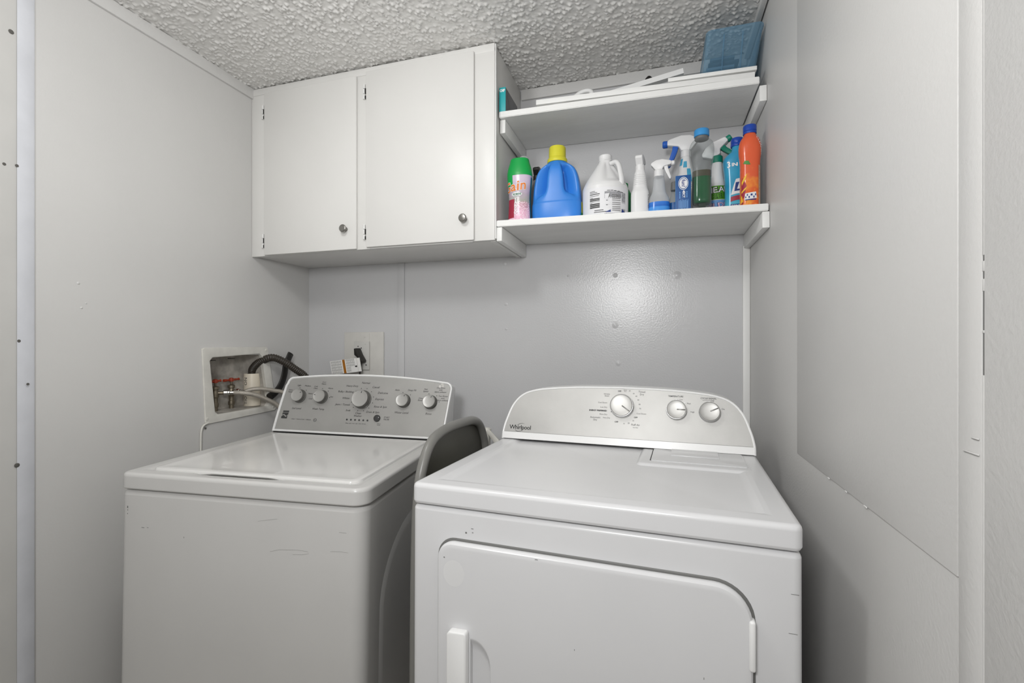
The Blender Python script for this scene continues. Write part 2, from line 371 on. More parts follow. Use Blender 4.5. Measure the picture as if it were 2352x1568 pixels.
# door casing at the near end of the left wall
bm = bmesh.new()
prof = [(0, -1.62), (0.020, -1.60), (0.020, -1.150), (0.018, -1.136), (0.010, -1.1), (0.006, -1.0945), (0, -1.0945)]
cas = struct(finish('trim_6', prism(prof, 0, CZ - .004, 'z'), 'casing', sharp=50))
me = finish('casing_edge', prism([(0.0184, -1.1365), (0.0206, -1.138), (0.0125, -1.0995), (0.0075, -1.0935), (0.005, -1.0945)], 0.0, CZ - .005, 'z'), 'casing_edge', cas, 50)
for y, z, r in ((-1.150, 2.04, .006), (-1.138, 1.69, .004), (-1.164, 1.685, .004), (-1.134, 1.222, .004), (-1.115, 1.105, .0035), (-1.138, 0.89, .006)):
    finish('screw_hole', lathe([(r, 0.0), (r * .8, 0.0006), (.0002, .0007)], 14), 'hole', cas, loc=(0.0204, y, z), rot=(0, PI / 2, 0))

# ================================================================== wall cabinet
cab = empty('wall_cabinet', (0.001, 0, 1.587))
tag(cab, 'white painted two-door wooden wall cabinet mounted under the textured ceiling', 'cabinet')
def cpart(name, x0, x1, y0, y1, z0, z1, m='cab', bev=0.0015, parent=cab): return box(name, x0, x1, y0, y1, z0 - 1.587, z1 - 1.587, m, parent, bev)
CT = 2.2985
cpart('side_panel', 0.0, 0.018, -0.33, -0.001, 1.592, CT); cpart('side_panel', 1.074, 1.0935, -0.33, -0.001, 1.587, CT)
cpart('bottom_panel', 0.018, 1.074, -0.33, -0.001, 1.592, 1.608); cpart('top_panel', 0.018, 1.074, -0.33, -0.001, 2.27, CT)
cpart('back_panel', 0.018, 1.074, -0.008, -0.001, 1.608, 2.27)
cpart('face_stile', 0.0, 0.082, -0.349, -0.33, 1.587, 2.27); cpart('face_stile', 0.515, 0.580, -0.349, -0.33, 1.587, 2.27)
cpart('face_stile', 1.010, 1.0955, -0.349, -0.33, 1.5895, 2.285)
cpart('top_rail', 0.0, 1.0955, -0.3495, -0.33, 2.27, CT); cpart('bottom_rail', 0.082, 1.010, -0.347, -0.33, 1.588, 1.625)
cpart('edge_strip', 1.0937, 1.0995, -0.345, -0.332, 1.595, CT, 'trim')
def door(x0, x1, z0, z1, kx, kz):
    d = cpart('door', x0, x1, -0.3605, -0.3495, z0, z1, 'cab', 0.0035)
    k = finish('knob', lathe([(0.0085, 0.0), (0.0085, 0.003), (0.0055, 0.006), (0.0055, 0.012), (0.0095, 0.016), (0.0145, 0.019), (0.0152, 0.0215), (0.0145, 0.0240), (0.012, 0.0258), (0.006, 0.0268), (0.0002, 0.0270)], 36), 'nickel', d, 25, (kx, -0.3605, kz - 1.587), (PI / 2, 0, 0))
    for hz in (z0 + 0.062, z1 - 0.075):
        bmh = bmesh.new(); hx = x0 - 0.0105
        for a, b in ((-.030, -.011), (-.009, .009), (.011, .028)): merge(bmh, lathe([(0.0045, a), (0.0045, b)], 12), Matrix.Translation((hx, -0.3545, hz - 1.587)))
        bx(bmh, hx - 0.010, hx, -0.3515, -0.349, hz - 1.587 - .026, hz - 1.587 + .026, .0006)
        finish('hinge', bmh, 'trim', d)
        bmh = bmesh.new()
        bx(bmh, hx + .0045, hx + 0.0100, -0.3590, -0.349, hz - 1.587 - .009, hz - 1.587 + .010, .0006)
        bx(bmh, hx + .0045, hx + 0.0098, -0.3585, -0.349, hz - 1.587 - .030, hz - 1.587 - .018, .0006)
        finish('hinge_gap', bmh, 'gap', d)
door(0.074, 0.524, 1.5885, 2.268, 0.478, 1.668); door(0.568, 1.019, 1.592, 2.278, 0.984, 1.669)

# ================================================================== shelves
def wall_shelf(zl, zr, y_l, y_r, xl, xr, th, cleat_y, label):
    root = empty('wall_shelf', (xl, 0, zl)); tag(root, label, 'shelf', )
    v = []
    L = [[(0, y_l, 0), (xr - xl, y_r, zr - zl), (xr - xl, -.003, zr - zl + .002), (0, -.003, .002)]]
    bm = loops_mesh([L[0], [(x, y, z + th) for x, y, z in L[0]]])
    bmesh.ops.recalc_face_normals(bm, faces=bm.faces[:]); bmesh.ops.bevel(bm, geom=bm.edges[:], offset=.002, segments=2, affect='EDGES')
    finish('board', bm, 'shelf', root)
    for x0, x1, dz in ((1.100, 1.120, 0), (1.966, RW - .001, zr - zl)):
        bm = prism([(cleat_y, -.052), (cleat_y + .002, -.0015), (-.004, 0.0), (-.004, -.052)], x0 - xl, x1 - xl, 'x', .0015)
        for w in bm.verts: w.co.z += dz
        c = finish('cleat', bm, 'shelf', root)
        for yy in (-.06, -.22):
            bmn = lathe([(.0028, 0), (.002, .0008), (.0002, .001)], 10)
            s = 1 if x0 < 1.5 else -1
            finish('nail_head', bmn, 'trim', c, loc=(((x1 if s > 0 else x0) - xl), yy, dz - .03), rot=(0, s * PI / 2, 0))
    return root
wall_shelf(1.6385, 1.6245, -0.340, -0.338, 1.1005, 1.9835, 0.0225, -0.338, 'white painted lower shelf holding the row of cleaning bottles')
wall_shelf(2.0445, 2.0345, -0.312, -0.308, 1.1005, 1.9640, 0.0225, -0.298, 'white painted upper shelf close to the ceiling, carrying boards and a blue bin')
def sz(x): return 1.6385 + .0228 + (x - 1.1005) / .883 * (-.014)      # top of the lower shelf
def uz(x): return 2.0445 + .0228 + (x - 1.1005) / .8635 * (-.010)     # top of the upper shelf

# ================================================================== washer
WA = empty('washing_machine', (0.2584, -1.0446, 0.0127), (0, 0.0183, 0.1313))
tag(WA, 'white top-load washing machine with brushed steel control panel beside the left wall', 'washing machine')
WH = 0.853; A0, A1 = -0.016, 0.700; BD = 0.735
rj = (.022, .040, .02, .02)
finish('body', rr_stack([(0.01, .03), (0.0, .036), (0.0, WH - .060), (0.002, WH - .052), (0.008, WH - .0475), (.012, WH - .044)], A0 + .002, A1 - .004, .004, BD, rj), 'enamel_w', WA)
NO0, NO1 = 0.175, 0.455
def notch(x, y, ins):
    if y < 0.12 and 0.028 < ins < 0.075:
        t = min(1, max(0, (x - NO0) / .06)) * min(1, max(0, (NO1 - x) / .06)); t = t * t * (3 - 2 * t)
        return -0.016 * t * min(1, (ins - .028) / .02)
    return 0
finish('deck', rr_stack([(0.012, WH - .047), (0.002, WH - .043), (0.0, WH - .040), (0.0, WH - .009), (.0012, WH - .0045), (.0042, WH - .0014), (.009, WH), (.030, WH + .0003), (.042, WH - .0006), (.050, WH - .003), (.056, WH - .0045), (.080, WH - .0045), (.082, WH - .012)], A0, A1, 0, BD, (.026, .042, .02, .02), notch, ns=40), 'enamel_w', WA, 40)
def lid_lift(x, y, ins):
    if y < .085 and ins in (.0041, 0.0):
        t = min(1, max(0, (x - NO0 - .01) / .05)) * min(1, max(0, (NO1 - .01 - x) / .05)); return .0045 * t * t * (3 - 2 * t)
    return 0
lid = finish('lid', rr_stack([(0.0041, WH - .010), (0.0, WH - .006), (0.0001, WH - .001), (.003, WH + .0035), (.010, WH + .0048), (.022, WH + .0042), (.032, WH + .0030), (.06, WH + .0030)], .036, .655, .049, .592, (.02, .034, .01, .01), lid_lift, ns=40, sup=False), 'lidgloss', WA, 40)
for x, y, z in ((.04, .05, 0), (.64, .05, 1), (.04, .67, 0), (.64, .67, 1)):
    dz = -.0127 + x * .0183
    finish('foot', lathe([(.022, dz), (.022, dz + .012), (.008, dz + .013), (.008, .031)], 20), 'black', WA, loc=(x, y, 0))
# arched stiffening emboss pressed into the visible side
arch = [(.10, .05), (.62, .05), (.62, .50)] + [(.36 + .26 * math.cos(a), .50 + .20 * math.sin(a)) for a in np.linspace(0.1, PI - .1, 18)] + [(.10, .50)]
def archl(k, x): return [(x, .36 + (y - .36) * k, .37 + (z - .37) * k) for y, z in arch]
finish('side_emboss', loops_mesh([archl(1.0, A1 - .0045), archl(.985, A1 - .0035), archl(.93, A1 - .0008), archl(.915, A1 - .0004)], cap0=False), 'enamel_w', WA, 80)
# scratches and chips on the front
wf = lambda u, v: (u, 0.0036, v)
def stroke(pts, w):
    q = []
    for (a, b), (c, d) in zip(pts[:-1], pts[1:]): q.append([(a, b), (c, d), (c, d + w), (a, b + w)])
    return q
marks('scuff_marks', stroke([(.404, .752), (.43, .757), (.459, .762)], .0004) + stroke([(.44, .677), (.465, .684), (.491, .686), (.52, .688), (.546, .686), (.548, .681), (.53, .677), (.504, .675)], .0004) + stroke([(.607, .692), (.63, .694), (.655, .693)], .0004)
      + [rect(.011, .76, .003, .006), rect(.0115, .752, .002, .003), rect(.011, .742, .002, .003), rect(.06, .708, .009, .0012), rect(.075, .709, .005, .0012), rect(.187, .692, .0015, .004), rect(.64, .742, .02, .0006)], wf, 'ink2', WA)
# control console
B0 = 0.612; lean, hh = .065, .2; q = math.hypot(lean, hh); LT, HT = lean / q, hh / q
def wc(a, s, off=0.0): return (a, B0 + LT * s - HT * off, WH + HT * s + LT * off)
topw = lambda a: .222 + .024 * (1 - ((a - .36) / .36) ** 2)
def console_outline(ins):
    L = []
    r = .028
    L += [(-.004 + ins, .004 + (ins if ins < .02 else .0)), ]
    for k in range(5): s = .05 + .035 * k; L.append((-.004 + .018 * (s / .2) ** 1.4 + ins, s))
    cx = .018 + r
    for k in range(7):
        a = PI - k / 6 * PI / 2; L.append((cx + (r - ins) * math.cos(a), topw(cx) - r + (r - ins) * math.sin(a)))
    for k in range(1, 16): a = cx + (.688 - cx) * k / 16; L.append((a, topw(a) - ins))
    for k in range(7):
        a = PI / 2 - k / 6 * PI / 2; L.append((.690 + (r - ins) * math.cos(a), topw(.69) - r + (r - ins) * math.sin(a)))
    for k in range(5): s = .18 - .035 * k; L.append((.702 + .016 * (s / .2) - ins, s))
    L.append((.702 - ins, .004 + (ins if ins < .02 else .0)))
    return L
o0 = console_outline(0.0)
loops = [[wc(a, s, -.001) if True else 0 for a, s in console_outline(0.010)], [wc(a, s, .0045) for a, s in console_outline(0.0065)], [wc(a, s, .005) for a, s in console_outline(0.004)], [wc(a, s, .0035) for a, s in console_outline(0.001)], [wc(a, s, 0) for a, s in o0]]
backl = [(a, .675 + .0 * s + .035 * (1 - s / .24), WH + HT * s * .985) for a, s in o0]
loops += [[(a, y * .4 + wc(a, s)[1] * .6, z) for (a, y, z), (_, s) in zip(backl, o0)], [(a * .985 + .008, max(y, wc(a, s)[1] + .02) + .03, z - .008) for (a, y, z), (_, s) in zip(backl, o0)]]
loops = [[(x, y, max(z, WH + .001)) for x, y, z in L] for L in loops]
con = finish('console', loops_mesh(loops), 'plastic', WA, 40)
fl = [wc(a, s, .0012) for a, s in console_outline(0.0095)]
finish('control_face', loops_mesh([[wc(a, s, -.0009) for a, s in console_outline(0.0098)], fl]), 'steel_w', con, 40)
box('console_gap', .004, .698, B0 - .004, B0 + .01, WH + .0006, WH + .0042, 'gap', con, bev=0.0005)
wt = lambda u, v: wc(u, v, .0018)
def knob(name, a, s, r, h, P, parent, ang, kind):
    n = Vector(P(a, s, 1)) - Vector(P(a, s, 0)); base = Vector(P(a, s, .0015)); mt = along(base, n)
    if kind == 'w': pr = [(r * 1.08, 0), (r * 1.07, .003), (r * .98, .005), (r * .98, h * .8), (r * .96, h)]; side = 'knobside'
    else: pr = [(r * 1.03, 0), (r * 1.02, .004), (r * .97, .006), (r * .97, h * .75), (r * 1.0, h * .9), (r * .98, h)]; side = 'chrome'
    k = finish(name, lathe(pr, 40, mtx=mt), side, parent, 30)
    finish('knob_cap', lathe([(r * .96, h - .001), (r * .95, h + .0006), (r * .90, h + .0020), (r * .86, h + .0016), (r * .5, h + .0005), (.0003, h + .0002)], 40, mtx=mt), 'knob', k, 30)
    # pointer
    bmp = bmesh.new()
    if kind == 'w': bx(bmp, -.0011, .0011, r * .62, r * .82, h + .0008, h + .0022, .0003)
    else: bx(bmp, -.0016, .0016, r * .06, r * .88, h + .0002, h + .0021, .0005)
    bmesh.ops.transform(bmp, matrix=mt @ Matrix.Rotation(ang, 4, 'Z'), verts=bmp.verts[:])
    finish('pointer', bmp, 'ink' if kind == 'w' else 'knobside', k)
    return k
def up_angle(P, a, s, ang):
    """rotation about the knob axis so that 0 points up the panel, positive = clockwise on screen"""
    n = Vector(P(a, s, 1)) - Vector(P(a, s, 0)); mt = along((0, 0, 0), n); t = (Vector(P(a, s + .1, 0)) - Vector(P(a, s, 0))).normalized()
    l = mt.inverted() @ t; base = math.atan2(l.y, l.x) - PI / 2
    return base - ang
for a, s, r, h, g in ((.086, .148, .0255, .022, .9), (.182, .148, .0255, .022, -1.35), (.357, .144, .0345, .026, .2), (.529, .145, .0255, .022, .45), (.637, .144, .0255, .022, .45)):
    knob('knob', a, s, r, h, wc, con, up_angle(wc, a, s, g), 'w')
I = {'shear': 0.25}
TW = [('Soil Level', .082, .098, 0.01054, I), ('Wash Temp', .176, .099, 0.01054, I), ('Light', .074, .192, 0.0085, I), ('Medium', .112, .191, 0.0085, I), ('Extra\nHeavy', .040, .168, 0.00765, I), ('Heavy', .130, .160, 0.00765, I),
      ('Cold\nClean', .148, .186, 0.00765, I), ('Cool', .134, .139, 0.00765, I), ('Cool\nWarm', .180, .205, 0.00765, I), ('Warm', .213, .184, 0.0085, I), ('Hot', .224, .150, 0.0085, I),
      ('Normal', .360, .211, 0.01105, I), ('Casual', .405, .195, 0.011475, I), ('Delicates', .438, .173, 0.011475, I), ('Express', .428, .148, 0.011475, I), ('Rinse & Spin', .436, .118, 0.010625, I), ('Drain & Spin', .408, .096, 0.010625, I),
      ('Clean\nWasher', .348, .084, 0.010625, I), ('Soak', .304, .099, 0.010625, I), ('Jeans / Towels', .277, .121, 0.010625, I), ('Whites', .286, .147, 0.010625, I), ('Bulky / Bedding', .281, .173, 0.010625, I), ('Heavy Duty', .304, .197, 0.010625, I),
      ('START\nPAUSE', .468, .074, 0.008075, I), ('hold to\ncancel', .440, .050, 0.0051), ('Water Level', .525, .099, 0.01122, I), ('Rinse', .634, .099, 0.01122, I), ('Auto', .496, .187, 0.00935, I), ('Deep Fill', .556, .188, 0.00935, I),
      ('Fast\nSpeed', .612, .190, 0.0085, I), ('One Rinse\nwith\nfabric softener', .672, .193, 0.008075, I), ('Two Rinses\nwith\nfabric softener', .684, .161, 0.008075, I), ('One\nRinse', .594, .154, 0.0085, I),
      ('SERIES  *  TRIPLE ACTION  *  IMPELLER', .112, .055, 0.00493), ('filling  wash  rinse   spin   done  lid lock', .345, .049, 0.00527)]
lettering('lettering', TW, wt, 'ink', con)
dots = [(.357 + .046 * math.sin(t), .144 + .046 * math.cos(t)) for t in np.arange(12) * PI / 6 + .26] + [(.529 + .034 * math.sin(t), .145 + .034 * math.cos(t)) for t in (-.25, .75)] + [(.637 + .034 * math.sin(t), .144 + .034 * math.cos(t)) for t in (-1.2, -.3, .7, 1.5)] + [(.086 + .034 * math.sin(t), .148 + .034 * math.cos(t)) for t in (-.2, .75)] + [(.182 + .034 * math.sin(t), .148 + .034 * math.cos(t)) for t in (-.1, .75, 1.6)]
marks('dial_dots', [disc(u, v, .0016, 10) for u, v in dots], wt, 'ink', con)
marks('emblem', [[(.024, .056), (.049, .056), (.0495, .068), (.043, .062), (.031, .070), (.0235, .063)], [(.026, .070), (.033, .0735), (.045, .066), (.0515, .073), (.052, .079), (.0265, .079)], [(.027, .0805), (.0525, .0805), (.053, .0875), (.0275, .0875)]]
      + ring(.172, .055, .0055, .0068, 20) + [rect(.172, .055, .007, .0018)], wt, 'ink', con)
for k in range(6):
    finish('indicator_light', lathe([(.0036, 0), (.0036, .0009), (.002, .0014), (.0002, .0015)], 14, mtx=along(wc(.306 + .0172 * k, .063, .0012), Vector(wc(0, 0, 1)) - Vector(wc(0, 0, 0)))), 'ink', con)
bt = finish('start_button', lathe([(.0135, 0), (.0132, .004), (.0115, .0058), (.006, .0066), (.0002, .0068)], 28, mtx=along(wc(.430, .073, .0012), Vector(wc(0, 0, 1)) - Vector(wc(0, 0, 0)))), 'ink', con)
finish('button_light', lathe([(.0016, 0), (.0012, .0012), (.0002, .0014)], 10, mtx=along(wc(.438, .076, .0068), Vector(wc(0, 0, 1)) - Vector(wc(0, 0, 0)))), 'plastic', bt)
marks('peeled_sticker', [rect(.676, .217, .010, .006), rect(.668, .207, .009, .010), rect(.679, .209, .008, .007)], wt, 'plate', con)

# ================================================================== dryer
DR = empty('clothes_dryer', (1.1486, -1.054, 0), (-0.0066, 0, -0.0502))
tag(DR, 'white front-load clothes dryer with arched steel control panel, standing at the right wall', 'dryer')
DH = 0.9145; DW = 0.737; DD = .72
for x, y in ((.05, .06), (.69, .06), (.05, .66), (.69, .66)):
    dz = y * .0066
    finish('foot', lathe([(.022, dz), (.022, dz + .010), (.009, dz + .011), (.009, .03)], 18), 'black', DR, loc=(x, y, 0))
finish('body', rr_stack([(0.01, .028), (0, .034), (0, DH - .056), (.002, DH - .051), (.008, DH - .0475), (.02, DH - .044)], 0.0, DW, .004, DD, (.014, .014, .012, .012)), 'enamel', DR, 40)
finish('top', rr_stack([(.014, DH - .046), (.003, DH - .043), (0, DH - .038), (0, DH - .009), (.0012, DH - .0045), (.0042, DH - .0014), (.009, DH), (.040, DH), (.050, DH - .0012), (.060, DH - .0052), (.066, DH - .006)], -.001, DW + .001, 0, DD, (.016, .016, .012, .012)), 'enamel', DR, 40)
# raised lint platform
lp = finish('lint_platform', rr_stack([(0, DH - .0062), (.006, DH - .001), (.012, DH + .0004)], .437, .715, .352, .545, (.018, .01, .01, .01)), 'enamel', DR, 40)
ld = finish('lint_door', rr_stack([(0, DH - .0002), (0, DH + .0018), (.002, DH + .0026)], .472, .700, .388, .537, .006), 'enamel', lp, 40)
box('door_gap', .4695, .4725, .390, .536, DH + .0002, DH + .0010, 'gap', lp, bev=0)
box('lint_handle', .520, .640, .455, .537, DH + .0022, DH + .0048, 'enamel', ld, bev=.001)
# door with rounded corners, standing in a shallow groove
dp = lambda ins, r: [(u, v) for u, v in rr(.068 + ins, .662 - ins, .22 + ins, .8035 - ins, r, 10, 8)]
def dloop(ins, y): return [(u, y, v) for u, v in rr(.068 + ins, .662 - ins, .22 + ins, .8035 - ins, [max(.004, x - ins) for x in (.05, .05, .062, .036)], 10, 8)]
finish('door_groove', loops_mesh([dloop(-.0048, .0041), dloop(-.0040, .0028), dloop(-.001, .0026), dloop(0.002, .0030)], cap0=False, cap1=True), 'ink2', DR, 60)
# the door leaf has a hollow beside the raised grip
pk = [(.146, .40), (.190, .40), (.190, .50), (.190, .565)] + [(.150 + .040 * math.cos(a), .565 + .052 * math.sin(a)) for a in np.linspace(.15, PI / 2, 9)] + [(.146, .617)]
def pkl(sc, y): cx, cy = .146, .45; return [(cx + (u - cx) * sc, y, cy + (v - cy) * sc) for u, v in pk]
bm = loops_mesh([dloop(0.001, .0034), dloop(0.0, -.004), dloop(.0012, -.0085), dloop(.004, -.0115), dloop(.008, -.0125), dloop(.012, -.0125)], cap1=False)
e_out = [e for e in bm.edges if len(e.link_faces) == 1]
nv = len(bm.verts)
loops_mesh([[(.168 + (u - .168) * 1.06, y, .51 + (v - .51) * 1.015) for u, y, v in pkl(1.0, -.0125)], pkl(1.0, -.0125), pkl(.985, -.0118), pkl(.95, -.0085), pkl(.88, -.0020), pkl(.82, -.0008)], cap0=False, bm=bm)
e_in = [e for e in bm.edges if len(e.link_faces) == 1 and e not in e_out]
bmesh.ops.triangle_fill(bm, use_beauty=True, edges=e_out + e_in)
dr = finish('door', bm, 'enamel', DR, 30)
bm = prism([(.100, .40), (.143, .40), (.143, .628), (.140, .634), (.105, .632), (.100, .626)], -.0120, -.0300, 'y', .003, 3); finish('door_handle', bm, 'plastic', dr, 40)
box('hinge', .655, .665, -.016, .004, .668, .752, 'plastic', DR, bev=.004, seg=3)
dfm = lambda u, v: (u, .0036, v)
marks('chips', [disc(.128, .822, .0020, 10), rect(.142, .832, .005, .0012), rect(.143, .824, .003, .0015), rect(.725, .80, .012, .0008), rect(.722, .735, .013, .0008)], dfm, 'ink2', DR)
marks('door_chips', [disc(.086, .772, .0015, 8), rect(.285, .803 - .006, .006, .0012), rect(.585, .64, .001, .004), rect(.36, .64, .001, .003)], lambda u, v: (u, -.0128, v), 'ink2', dr)
marks('worn_spot', [disc(.108, .742, .024, 28, .027)], lambda u, v: (u, -.0126, v), mat('worn_enamel', '#d9d9d9', .3), dr)
# console
C0 = 0.5393; lean2, hh2 = .06, .2; q2 = math.hypot(lean2, hh2); LT2, HT2 = lean2 / q2, hh2 / q2
def dc(a, s, off=0.0): return (a, C0 + LT2 * s - HT2 * off, DH + HT2 * s + LT2 * off)
arcp = [(0.0, .001), (0.0, .024), (.0045, .050), (.011, .072), (.019, .096), (.029, .1165), (.046, .138), (.070, .1545), (.103, .1645), (.143, .1705), (.20, .1755), (.26, .1785), (.3685, .1805)]
half = [tuple(p) for p in catmull(arcp, 3)]
outl = half + [(DW - a, s) for a, s in half[::-1][1:]]
def cin(i):
    P = [Vector(p) for p in outl]; r = []
    for k, p in enumerate(P):
        t = P[min(k + 1, len(P) - 1)] - P[max(k - 1, 0)]; n = Vector((t.y, -t.x)).normalized(); r.append((p.x + n.x * i, max(.001, p.y + n.y * i)))
    r[0] = (outl[0][0] + i, .001); r[-1] = (outl[-1][0] - i, .001); return r
lo2 = [[dc(a, s, -.002) for a, s in cin(.0085)], [dc(a, s, .003) for a, s in cin(.006)], [dc(a, s, .0035) for a, s in cin(.004)], [dc(a, s, .002) for a, s in cin(.001)], [dc(a, s, -.002) for a, s in outl],
       [(a, C0 + LT2 * s + .07, DH + HT2 * s) for a, s in outl], [(a * .97 + .011, C0 + .155, DH + HT2 * s * .93) for a, s in outl]]
lo2 = [[(x, y, max(z, DH + .0008)) for x, y, z in L] for L in lo2]
dcon = finish('console', loops_mesh(lo2), 'plastic', DR, 40)
inn = [(a, max(s, .024)) for a, s in cin(.0068)]; inn = [p for k, p in enumerate(inn) if k == 0 or (Vector(p) - Vector(inn[k - 1])).length > 1e-4]
finish('control_face', loops_mesh([[dc(a, s, -.0015) for a, s in inn], [dc(a, s, .0012) for a, s in inn]]), 'steel', dcon, 40)
bandp = [(.004, .002), (DW - .004, .002), (DW - .0045, .0225), (.0045, .0225)]
finish('lower_band', loops_mesh([[dc(a, s, -.0015) for a, s in bandp], [dc(a, s, .0042) for a, s in bandp]]), 'plastic', dcon, 40)
dt_ = lambda u, v: dc(u, v, .0017)
for a, s, r, h, g in ((.377, .120, .0345, .020, 2.2), (.532, .115, .028, .018, 1.6), (.621, .113, .028, .018, 1.15)):
    knob('knob', a, s, r, h, dc, dcon, up_angle(dc, a, s, g), 'd')
lettering('brand_lettering', [('Whirlpool', .060, .038, 0.0187, {'spacing': .92, 'bold': .0002})], dt_, 'inkk', dcon)
TD = [('OFF', .368, .166, 0.00578, {'bold': .0002}), ('Heavy\nDry', .385, .168, 0.004216), ('Timed\nDry', .434, .162, 0.00782), ('Wrinkle\nShield', .330, .153, 0.00578), ('Cool Down', .318, .129, 0.00578),
      ('Less Dry', .322, .115, 0.00578), ('ENERGY PREFERRED', .305, .104, 0.005984, {'bold': .0003}), ('More Dry', .322, .093, 0.00578), ('Very Dry', .332, .083, 0.00578), ('Automatic\nDry', .298, .079, 0.00748), ('OFF', .362, .072, 0.005984, {'bold': .0002}),
      ('10', .384, .068, 0.0051), ('20', .398, .070, 0.00578), ('Fluff Air', .418, .066, 0.00782), ('No Heat', .418, .058, 0.004216), ('30', .411, .078, 0.0051), ('OFF', .418, .088, 0.005984, {'bold': .0002}), ('Cool Down', .434, .100, 0.00578),
      ('70', .430, .115, 0.00578), ('60', .428, .128, 0.00578), ('50', .424, .141, 0.00544), ('40', .418, .152, 0.00544), ('30', .410, .160, 0.0051), ('20', .398, .168, 0.0051),
      ('TEMPERATURE', .530, .156, 0.00644, {'bold': .0001}), ('Low', .545, .147, 0.0051), ('Med', .566, .136, 0.00578), ('High', .576, .112, 0.00578), ('CYCLE SIGNAL', .619, .153, 0.00644, {'bold': .0001}), ('Off', .630, .146, 0.0051), ('On', .657, .124, 0.00646)]
lettering('lettering', TD, dt_, 'ink', dcon)
sw = [(.060 + .0165 * math.cos(t) + .002 * math.sin(t), .038 + .0125 * math.sin(t) + .004 * math.cos(t)) for t in np.linspace(.7, 5.6, 22)]
quads = []
for (a, b), (c, d), k in zip(sw[:-1], sw[1:], range(99)):
    w0 = .0014 * math.sin(PI * k / 21) + .0002; w1 = .0014 * math.sin(PI * (k + 1) / 21) + .0002
    quads.append([(a, b), (c, d), (c, d + w1), (a, b + w0)])
marks('logo_swoosh', [q for q in quads if (q[0][1] - .038) ** 2 > .007 ** 2] + [[(.344, .101), (.350, .1015), (.352, .1075), (.346, .107)]] + [rect(.619, .1475, .032, .0006)], dt_, 'inkk', dcon)
for a, s in ((.532, .1465), (.556, .1385), (.621, .1440), (.648, .124)):
    finish('setting_dot', lathe([(.0022, 0), (.0018, .0008), (.0002, .001)], 12, mtx=along(dc(a, s, .0012), Vector(dc(0, 0, 1)) - Vector(dc(0, 0, 0)))), 'plastic', dcon)

# ================================================================== water box in the left wall
WB = empty('laundry_water_box', (0, -0.41, 0.915)); tag(WB, 'white recessed laundry water supply box with screwed flange in the left wall', 'supply box')
def wbp(y, z): return (y + .41, z - .915)
outer = [(-.585, 1.196), (-.575, 1.201), (-.279, 1.203), (-.268, 1.199), (-.218, .930), (-.226, .918), (-.562, .908), (-.571, .914)]
inner = [(-.552, 1.150), (-.540, 1.163), (-.312, 1.174), (-.299, 1.163), (-.262, .954), (-.272, .942), (-.515, .938), (-.529, .950)]
O = [wbp(*p) for p in outer]; Nn = [wbp(*p) for p in inner]
lp = [[(0.0005, *p) for p in O], [(.005, *p) for p in O], [(.0065, p[0] * .97 + n[0] * .03, p[1] * .97 + n[1] * .03) for p, n in zip(O, Nn)], [(.0065, p[0] * .1 + n[0] * .9, p[1] * .1 + n[1] * .9) for p, n in zip(O, Nn)], [(.004, *n) for n in Nn], [(-.012, *n) for n in Nn]]
finish('flange', loops_mesh(lp, cap0=False, cap1=False), 'boxw', WB, 40)
lp = [[(-.010, *n) for n in Nn], [(-.09, n[0] * .93 + .0, n[1] * .95 + .006) for n in Nn], [(-.094, n[0] * .9, n[1] * .92 + .009) for n in Nn]]
finish('recess', loops_mesh(lp, cap0=False, cap1=True), 'recess', WB, 40)
for y, z in ((-.565, .928), (-.236, .935), (-.278, 1.188)):
    finish('screw', lathe([(.006, 0), (.0055, .0015), (.002, .0022), (.0002, .0022)], 14), 'boxw', WB, loc=(.0064, *wbp(y, z)), rot=(0, PI / 2, 0))
for y, z in ((-.50, 1.150), (-.41, 1.155)):
    box('knockout', -.055, -.035, wbp(y, z)[0] - .009, wbp(y, z)[0] + .009, wbp(y, z)[1] - .002, wbp(y, z)[1] + .002, 'hole', WB, bev=.0008)
def valve(x, y, z0, label, hang, dd):
    v = empty('supply_valve', (x, y, z0)); tag(v, label, 'valve')
    finish('pipe', lathe([(.009, 0), (.009, .020), (.0115, .021), (.0125, .030), (.0115, .038), (.0095, .039), (.0095, .060)], 20), 'brass', v)
    finish('valve_body', lathe([(.0095, .058), (.0125, .062), (.0125, .080), (.0105, .084), (.0105, .092), (.0145, .094), (.0145, .104), (.008, .107), (.004, .108), (.004, .124)], 24), 'brass', v)
    bm = tube([(0, -.026 * hang, .126), (0, -.012 * hang, .126), (0, 0, .127), (0, .012 * hang, .127), (0, .026 * hang, .128)], [.0055] * 30, 12, 5, 1.0, rf=lambda i: (.0058, .0045, .0048, .0075, .0050, .0042, .0058)[min(6, int(i / 20 * 6.2))])
    merge(bm, lathe([(.009, .120), (.0095, .126), (.008, .134), (.003, .136), (.0002, .136)], 20)); finish('handle', bm, 'red', v, 40)
    d = Vector(dd).normalized()
    finish('outlet_spout', lathe([(.0075, .008), (.0075, .030)], 16, mtx=along((0, 0, .078), d)), 'brass', v)
    finish('hose_nut', lathe([(.010, .028), (.0125, .030), (.0125, .042), (.011, .044), (.011, .050), (.0075, .052), (.0075, .066)], 10, mtx=along((0, 0, .078), d)), 'silver', v, 20)
    return Vector((x, y, z0 + .078)) + d * .066
e1 = valve(-.066, -.467, .937, 'red-handled brass water valve at the left inside the recessed wall box', .95, (.72, .7, 0))
e2 = valve(-.072, -.385, .937, 'red-handled brass water valve beside the cream drain pipe in the wall box', 1.45, (1, .1, 0))
sp = empty('drain_standpipe', (-.057, -.291, .945)); tag(sp, 'cream plastic drain pipe standing in the recessed wall box', 'pipe')
finish('pipe', lathe([(.0335, 0), (.0335, .139), (.0328, .141), (.0285, .141), (.0280, .139), (.0280, .06), (.0002, .059)], 32), 'pvc', sp)
